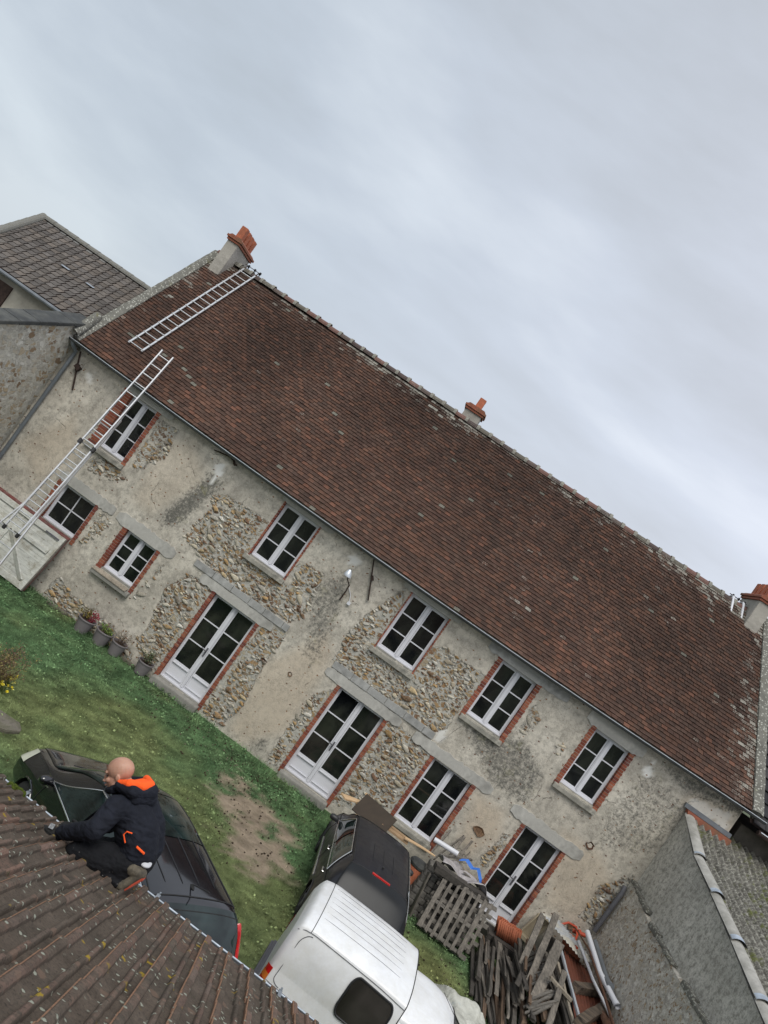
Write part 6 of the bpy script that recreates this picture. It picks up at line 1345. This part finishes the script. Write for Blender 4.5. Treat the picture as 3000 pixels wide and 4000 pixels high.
def film(u,v):
    x=3.55+1.15*u; y=-1.75+.75*v; z=1.17+.06*math.sin(u*9+v*4)+.05*mnoise.noise(V((u*5,v*5,1)))+.10*mnoise.noise(V((u*2,v*3,4)))-(.35*max(0,u-.8)*4*(u-.8)*5 if u>.8 else 0)*.5-.12*v
    return V((x+.04*mnoise.noise(V((u*4,v*4,9))),y+.05*mnoise.noise(V((u*4,v*4,2))),z))
sheet('plastic_film',film,36,24,'plastic_film','crumpled translucent plastic film over the planks on the block stack','plastic film')
simple('dark_under',(.02,.02,.018),1,0,.3,5,0)
b=MB(); P=[V((3.93,-1.28,1.27)),V((4.08,-1.15,1.31)),V((4.25,-1.20,1.25)),V((4.40,-1.05,1.27)),V((4.55,-1.12,1.13)),V((4.60,-1.15,1.0))]
b.add([p+V(o_) for p in P for o_ in ((0,0,.0),(.02,.05,.03))],[(2*i,2*i+2,2*i+3,2*i+1) for i in range(5)]); b.add([p+V(o_) for p in P for o_ in ((-.03,-.05,-.01),(-.01,-.01,.02))],[(2*i,2*i+2,2*i+3,2*i+1) for i in range(5)]); o=b.build('strap','blue_strap'); setorigin(o,P[2]); tagit(o,'bright blue strap lying over wood scraps beside the third french door','strap')
LB=['short grey pole leaning on the wall under the right lower window, leftmost','thin brown stick leaning on the wall beside the right lower window brickwork','grey pole in the middle of the leaning bunch behind the plastic film','dark grey tube leaning behind the plastic film, nearest the tan render','thin split stick leaning at the back of the bunch behind the film','grey batten lying flat over the bunch behind the pallets']
for i,(p,q,w) in enumerate((((3.50,-.55,.75),(3.66,-.12,1.35),.045),((3.62,-.6,.75),(3.98,-.10,1.42),.035),((3.72,-1.1,.9),(3.95,-.35,1.46),.06),((3.95,-.9,.9),(4.18,-.12,1.43),.055),((4.05,-.75,.9),(4.28,-.15,1.22),.03),((3.55,-1.25,1.10),(4.25,-.7,1.25),.05))): plank('pole',p,q,w,w,wmat(p,q),LB[i],'pole')
b=MB(); b.tube([(3.32,-.95,1.20),(3.88,-1.02,1.27)],.055,12); o=b.build('pipe','white_pvc_grey',smooth=True); setorigin(o,(3.6,-1,1.23)); tagit(o,'short grey white pipe on top of the heap below the right lower window','pipe')
for i,(p,q) in enumerate((((4.05,-1.3,1.18),(4.5,-1.12,1.12)),((4.1,-1.42,1.16),(4.62,-1.28,1.05)),((4.2,-1.22,1.13),(4.62,-1.05,1.0)))):
    plank('wood_scrap',p,q,.06,.03,'pale_wood' if i!=1 else 'old_wood',['pale wood scrap under the blue strap, topmost','grey wood scrap under the blue strap, nearest the camera','pale wood scrap under the blue strap, against the brick jamb'][i],'wood scrap')
# drum and rusty bin between car and stack
b=MB(); b.lathe([(0,0),(.20,0),(.21,.62),(.20,.64),(.0,.64)],(3.30,-1.30,0),22); o=b.build('drum','terracotta',smooth=True); setorigin(o,(3.3,-1.3,0)); tagit(o,'rust red drum standing between the hatchback and the block stack','drum')
b=MB(); b.lathe([(0,.0),(.22,.0),(.23,.05),(.20,.09),(.0,.10)],(3.30,-1.30,.66),22); o=b.build('lid','slate_cap',smooth=True); setorigin(o,(3.3,-1.3,.66)); tagit(o,'grey round lid lying on the rust red drum','lid')
# --- boards over the front of the dark blue hatchback
simple('ply_shaded',(.04,.028,.018),.8,0,.2,5,.2,.002)  # brown board colour, darkened to paint in the shade of its underside
b=MB(); b.prism([(1.10,-1.65),(1.62,-1.22),(1.66,-1.30),(1.24,-1.80)],2,1.0,1.03); o=b.build('board','ply'); setorigin(o,(1.4,-1.5,1)); tagit(o,'small triangular plywood piece at the front left corner of the dark blue hatchback','board')
plank('board',(1.52,-1.50,1.06),(2.30,-1.78,1.08),.50,.028,'ply_shaded','broken brown board slanting down over the hatchback bonnet','board',jag=False,up=(0,-.7,.7))
b=MB(); b.bar((1.56,-1.22,1.19),(2.26,-1.50,1.20),.06,.035); o=b.build('batten','ply'); setorigin(o,(1.9,-1.35,1.2)); tagit(o,'pale fresh batten along the top of the slanting brown board','batten')
b=MB(); b.box((2.22,-1.66,1.02),(2.86,-1.34,1.06),Matrix.Rotation(R(-3),4,'Z')); b.box((2.30,-1.50,1.062),(2.80,-1.40,1.075),Matrix.Rotation(R(-3),4,'Z')); o=b.build('cardboard_sheet','cardboard'); setorigin(o,(2.5,-1.6,1.04)); tagit(o,'flattened brown cardboard in front of the sill of the right lower window','cardboard')
b=MB(); N=12; vs=[]
for i in range(N+1):
    t=i/N; x=2.66+.72*t; w=.055*(1-.75*t**3); y=-1.80+.05*math.sin(t*2.4)+.08*t; vs+= [(x,y-w,1.13+.03*t),(x,y+w,1.13+.03*t),(x,y+w,1.11+.03*t),(x,y-w,1.11+.03*t)]
b.add(vs,[(4*i+k,4*(i+1)+k,4*(i+1)+(k+1)%4,4*i+(k+1)%4) for i in range(N) for k in range(4)]+[(0,1,2,3),(4*N+3,4*N+2,4*N+1,4*N)]); o=b.build('board','ply'); setorigin(o,(3,-1.75,1.1)); tagit(o,'long pale pointed board running from the hatchback towards the pallets','board')
# --- white tarpaulin in front of the van
def tp(u,v):
    x=3.95+1.15*u; y=-5.75+1.60*v; e=min(u,1-u,v,1-v); z=.05+.40*min(1,e*4)+.10*mnoise.noise(V((u*3,v*3,0)))+.05*mnoise.noise(V((u*8,v*8,3)))-.02
    return V((x+.10*mnoise.noise(V((u*3,v*4,7)))-.25*(1-v)*(.0)+.18*(1-v),y+.12*mnoise.noise(V((u*4,v*3,5))),max(.01,z)))
sheet('tarpaulin',tp,48,48,'white_tarp','dirty white tarpaulin heaped on the grass in front of the van','tarpaulin')
# --- roof tile stacks
def tile_stack(lab,c,n,rot,mat='terracotta'):
    rt=empty('tile_stack',c,lab,'tile stack','stacks of ridge tiles'); 
    for i in range(n):
        b=MB(); half_round(b,(0,-.17,0),(0,.17,0),.10,.09,n=8,arc=math.pi); b2=[V(v) for v in b.v]; T=Matrix.Translation(V(c)+V((i*.05*math.cos(rot),i*.05*math.sin(rot),.13+random.uniform(-.01,.01))))@Matrix.Rotation(rot+random.uniform(-.06,.06),4,'Z')@Matrix.Rotation(R(68),4,'Y')@Matrix.Rotation(R(90),4,'Z'); b.v=[tuple(T@v) for v in b2]
        o=b.build('ridge_tile',mat,rt,smooth=True); s=o.modifiers.new('t','SOLIDIFY'); s.thickness=.014
tile_stack('row of orange half round ridge tiles at the foot of the third french door',(5.42,-.85,.38),11,R(8))
tile_stack('stack of orange half round tiles wrapped by the red hose near the grey drain pipe',(6.95,-.35,.85),9,R(-62))
b=MB(); b.box((5.3,-1.1,0),(6.1,-.5,.34)); o=b.build('crate','dark_wood',bevel=.02); setorigin(o,(5.7,-.8,0)); tagit(o,'dark wooden block under the row of ridge tiles by the door','block')
b=MB(); b.box((6.75,-1.0,0),(7.3,-.05,.78)); o=b.build('crate','dark_wood',bevel=.02); setorigin(o,(7,-.5,0)); tagit(o,'dark wooden box under the tiles with the red hose','box')
# plastic tray standing on end against the wall
b=MB()
tray=[(6.06,.42),(6.20,1.06),(6.26,1.10),(6.52,1.06),(6.55,1.0),(6.42,.36)]
n=len(tray); cx=sum(p[0] for p in tray)/n; cz=sum(p[1] for p in tray)/n; sc=lambda k:[(cx+(p[0]-cx)*k,cz+(p[1]-cz)*k) for p in tray]
vs=[(p[0],-.26,p[1]) for p in tray]+[(p[0],-.26,p[1]) for p in sc(.84)]+[(p[0],-.14,p[1]) for p in sc(.80)]+[(p[0],-.24,p[1]) for p in sc(1.0)]
fs=[(i,(i+1)%n,n+(i+1)%n,n+i) for i in range(n)]+[(n+i,n+(i+1)%n,2*n+(i+1)%n,2*n+i) for i in range(n)]+[tuple(range(2*n,3*n))]+[(i,(i+1)%n,3*n+(i+1)%n,3*n+i) for i in range(n)]
b.add(vs,fs); o=b.build('mixing_tray','tray_plastic',bevel=0); s=o.modifiers.new('t','SOLIDIFY'); s.thickness=.012; setorigin(o,(cx,-.2,.4)); tagit(o,'beige plastic mortar tray standing on end against the wall right of the third french door','tray')
# --- corrugated sheets
def cs(A,B_,C_,n,amp,per):
    A,B_,C_=V(A),V(B_),V(C_); ux=(B_-A); uy=(C_-A); nn=ux.cross(uy).normalized(); L=ux.length
    return lambda u,v:A+ux*u+uy*v+nn*amp*math.sin(u*L*2*math.pi/per)
sheet('corrugated_sheet',cs((6.10,-.62,1.22),(7.00,-1.22,1.12),(6.62,-.30,1.22),1,.013,.085),120,8,'corr_zinc','white corrugated metal sheet lying across the rusty one beside the timber','metal sheet',.004)
sheet('corrugated_sheet',cs((6.50,-3.85,.92),(7.42,-3.85,.86),(6.80,-.85,.95),1,.013,.085),110,16,'corr_rust','long rust brown corrugated sheet lying under the charred beams','metal sheet',.004)
b=MB(); b.box((6.55,-3.9,0),(7.35,-.9,.78)); o=b.build('timber_block','dark_wood',bevel=.02); setorigin(o,(7,-2.4,0)); tagit(o,'dark heap of old wood under the rusty corrugated sheet','wood heap')
# --- timbers lying over the pile
TB=[((5.92,-1.28,1.38),(5.74,-2.35,.62),.13,.05,'grey weathered plank leaning over the pile, leftmost of the long steep ones'),
 ((6.22,-1.05,1.48),(5.86,-2.80,.60),.14,.05,'grey weathered plank with a broken tip, right of the leftmost steep plank'),
 ((6.28,-1.85,1.30),(5.86,-3.45,.62),.20,.06,'widest grey board on the pile with a red painted edge'),
 ((6.38,-2.55,1.12),(6.02,-4.1,.72),.11,.05,'lower grey plank crossing the pile below the red edged board'),
 ((6.62,-.95,1.02),(6.60,-3.9,.95),.05,.05,'pale bluish batten along the left edge of the rusty corrugated sheet'),
 ((6.44,-1.9,.98),(6.47,-3.9,.90),.06,.05,'peeling white post beside the pale bluish batten'),
 ((6.05,-2.95,1.03),(6.50,-3.15,.98),.09,.05,'short pale block of wood across the planks beside the white post')]
for i,(p,q,w,h,l) in enumerate(TB): plank('plank',p,q,w,h,'pale_wood' if i in(5,6) else ('zinc_bright' if i==4 else 'old_wood_y'),l,'plank')
b=MB(); b.bar((6.18,-1.90,1.335),(5.77,-3.45,.66),.014,.02); 
rnd=random.Random(11)
PL=['left','middle','right']
wl=[]
for i in range(84):
    x=5.02+rnd.random()*1.40; y0=-1.10-rnd.random()*1.2; L=rnd.uniform(.8,2.4); a=rnd.gauss(0,.09); z=.06+.72*min(1,(x-4.95)/1.2)*rnd.random()**.6+.1*min(1,(x-4.95))
    q=(x+math.sin(a)*L,y0-L,max(.04,z+rnd.gauss(-.03,.06))); wl.append(((x,y0,z),q,rnd.uniform(.035,.11),rnd.uniform(.02,.07)))
for i,(p,q,w,h) in enumerate(wl):
    mt=rnd.choice(['heap_wood','heap_wood','old_wood_y','dark_wood_y','brown_wood_y']); cn={'heap_wood':'dark grey','old_wood_y':'pale grey','dark_wood_y':'blackened','brown_wood_y':'brown'}[mt]; sz='broad' if w>.08 else 'slim'; wh='by the grass' if p[0]<5.4 else ('in the middle' if p[0]<5.95 else 'below the long planks')
    plank('old_timber',p,q,w,h,mt,f'{sz} {cn} split timber lying {wh} of the heap right of the pallets' if wh!='below the long planks' else f'{sz} {cn} split timber in the heap below the long steep planks','timber','timbers in the heap')
# heap of short laths standing between the planks
for i in range(30):
    y=-1.5-i*.075+rnd.uniform(-.02,.02); x=6.0-.0*i+rnd.uniform(-.04,.04)-.004*i; zz=.78+rnd.uniform(-.05,.08); plank('lath',(x-.12,y-.14,zz-.25),(x+.22+rnd.uniform(-.05,.08),y+.05,zz+.10),.05,.03,'old_wood','short split lath in the slanting row under the long planks','lath','short laths under the planks')
# charred beams
for p,q,l in (((6.70,-2.52,1.00),(7.55,-1.72,1.02),'charred beam lying across the rusty sheet, the one farther from the camera'),((6.50,-3.85,1.0),(7.50,-2.25,1.0),'charred beam lying across the rusty sheet, the nearer one')):
    plank('charred_beam',p,q,.17,.16,'charred',l,'beam')
# --- pipes and rusty rod along the annex wall
def pipe(name,pts,r,mat,lab,cat='pipe',hollow=True):
    b=MB(); b.tube(pts,r,14,cap=False); d=(V(pts[-1])-V(pts[-2])).normalized(); b.tube([V(pts[-1])-d*.10,V(pts[-1])],r*1.16,14,cap=False); b.tube([V(pts[-1])-d*.08,V(pts[-1])+d*.001],r*.8,14,cap=False); b.tube([V(pts[0]),V(pts[0])+d*.01],r,14,cap=True); o=b.build(name,mat,smooth=True,recalc=False); setorigin(o,pts[0]); return tagit(o,lab,cat)
pipe('drain_pipe',[(7.05,-.75,1.50),(7.20,-1.9,1.32),(7.36,-2.85,1.30)],.055,'white_pvc','thick white plastic pipe leaning along the outbuilding wall, left of the dark grey one')
pipe('drain_pipe',[(7.30,-.72,1.42),(7.40,-1.7,1.28),(7.42,-2.55,1.24)],.060,'pipe_grey','dark grey plastic pipe with an open socket beside the white pipes')
pipe('drain_pipe',[(6.95,-.9,1.28),(7.12,-2.0,1.16),(7.28,-3.0,1.14)],.030,'white_pvc_grey','thin pale pipe lying left of the thick white plastic pipe')
b=MB(); b.tube([(7.28,-2.1,1.33),(7.30,-2.35,1.36)],.075,12); o=b.build('pipe_clamp','pipe_grey',smooth=True); setorigin(o,(7.29,-2.2,1.34)); tagit(o,'grey branch fitting resting on the thick white pipe','pipe fitting')
b=MB(); b.tube([(6.86,-.60,1.38),(7.02,-1.4,1.40),(7.10,-2.6,1.30),(7.12,-3.9,1.22)],[.014,.022,.026,.028],8); o=b.build('rusty_pole','rust',smooth=True); setorigin(o,(7,-2,1.3)); tagit(o,'long crooked rusty pole lying beside the white pipes','pole')
b=MB(); b.tube([(6.70,-.22,1.12),(6.86,-.15,1.26),(7.02,-.22,1.30),(7.06,-.40,1.22),(6.99,-.66,1.10),(6.98,-.95,1.16)],.026,10); o=b.build('hose','orange_pipe',smooth=True); setorigin(o,(6.9,-.2,1.1)); tagit(o,'red hose looped over the stacked tiles near the grey drain pipe','hose')
b=MB(); b.tube([(7.04,-.10,1.16),(7.30,-.18,1.26)],.045,12); b.tube([(7.08,-.14,1.20),(7.10,-.30,1.30)],.035,10); o=b.build('pipe_fitting','orange_pipe',smooth=True); setorigin(o,(7.1,-.1,1.2)); tagit(o,'orange red plastic pipe fitting under the end of the grey drain pipe','pipe fitting')
sheet('metal_sheet',lambda u,v:V((7.10+.33*u,-2.85-1.6*v,1.05+.03*math.sin(u*3)+.02*mnoise.noise(V((u*2,v*3,0))))),10,20,'rust','curved rust orange sheet at the bottom right beside the pipes','metal sheet',.01)
# boards propped in front: small pointed stake in the grass
b=MB(); b.prism([(5.02,.0),(5.20,.0),(5.16,.24),(5.10,.30)],1,-2.42,-2.38); o=b.build('stake','old_wood_z'); setorigin(o,(5.1,-2.4,0)); tagit(o,'small pointed grey stake in the grass at the left edge of the timber heap','stake')
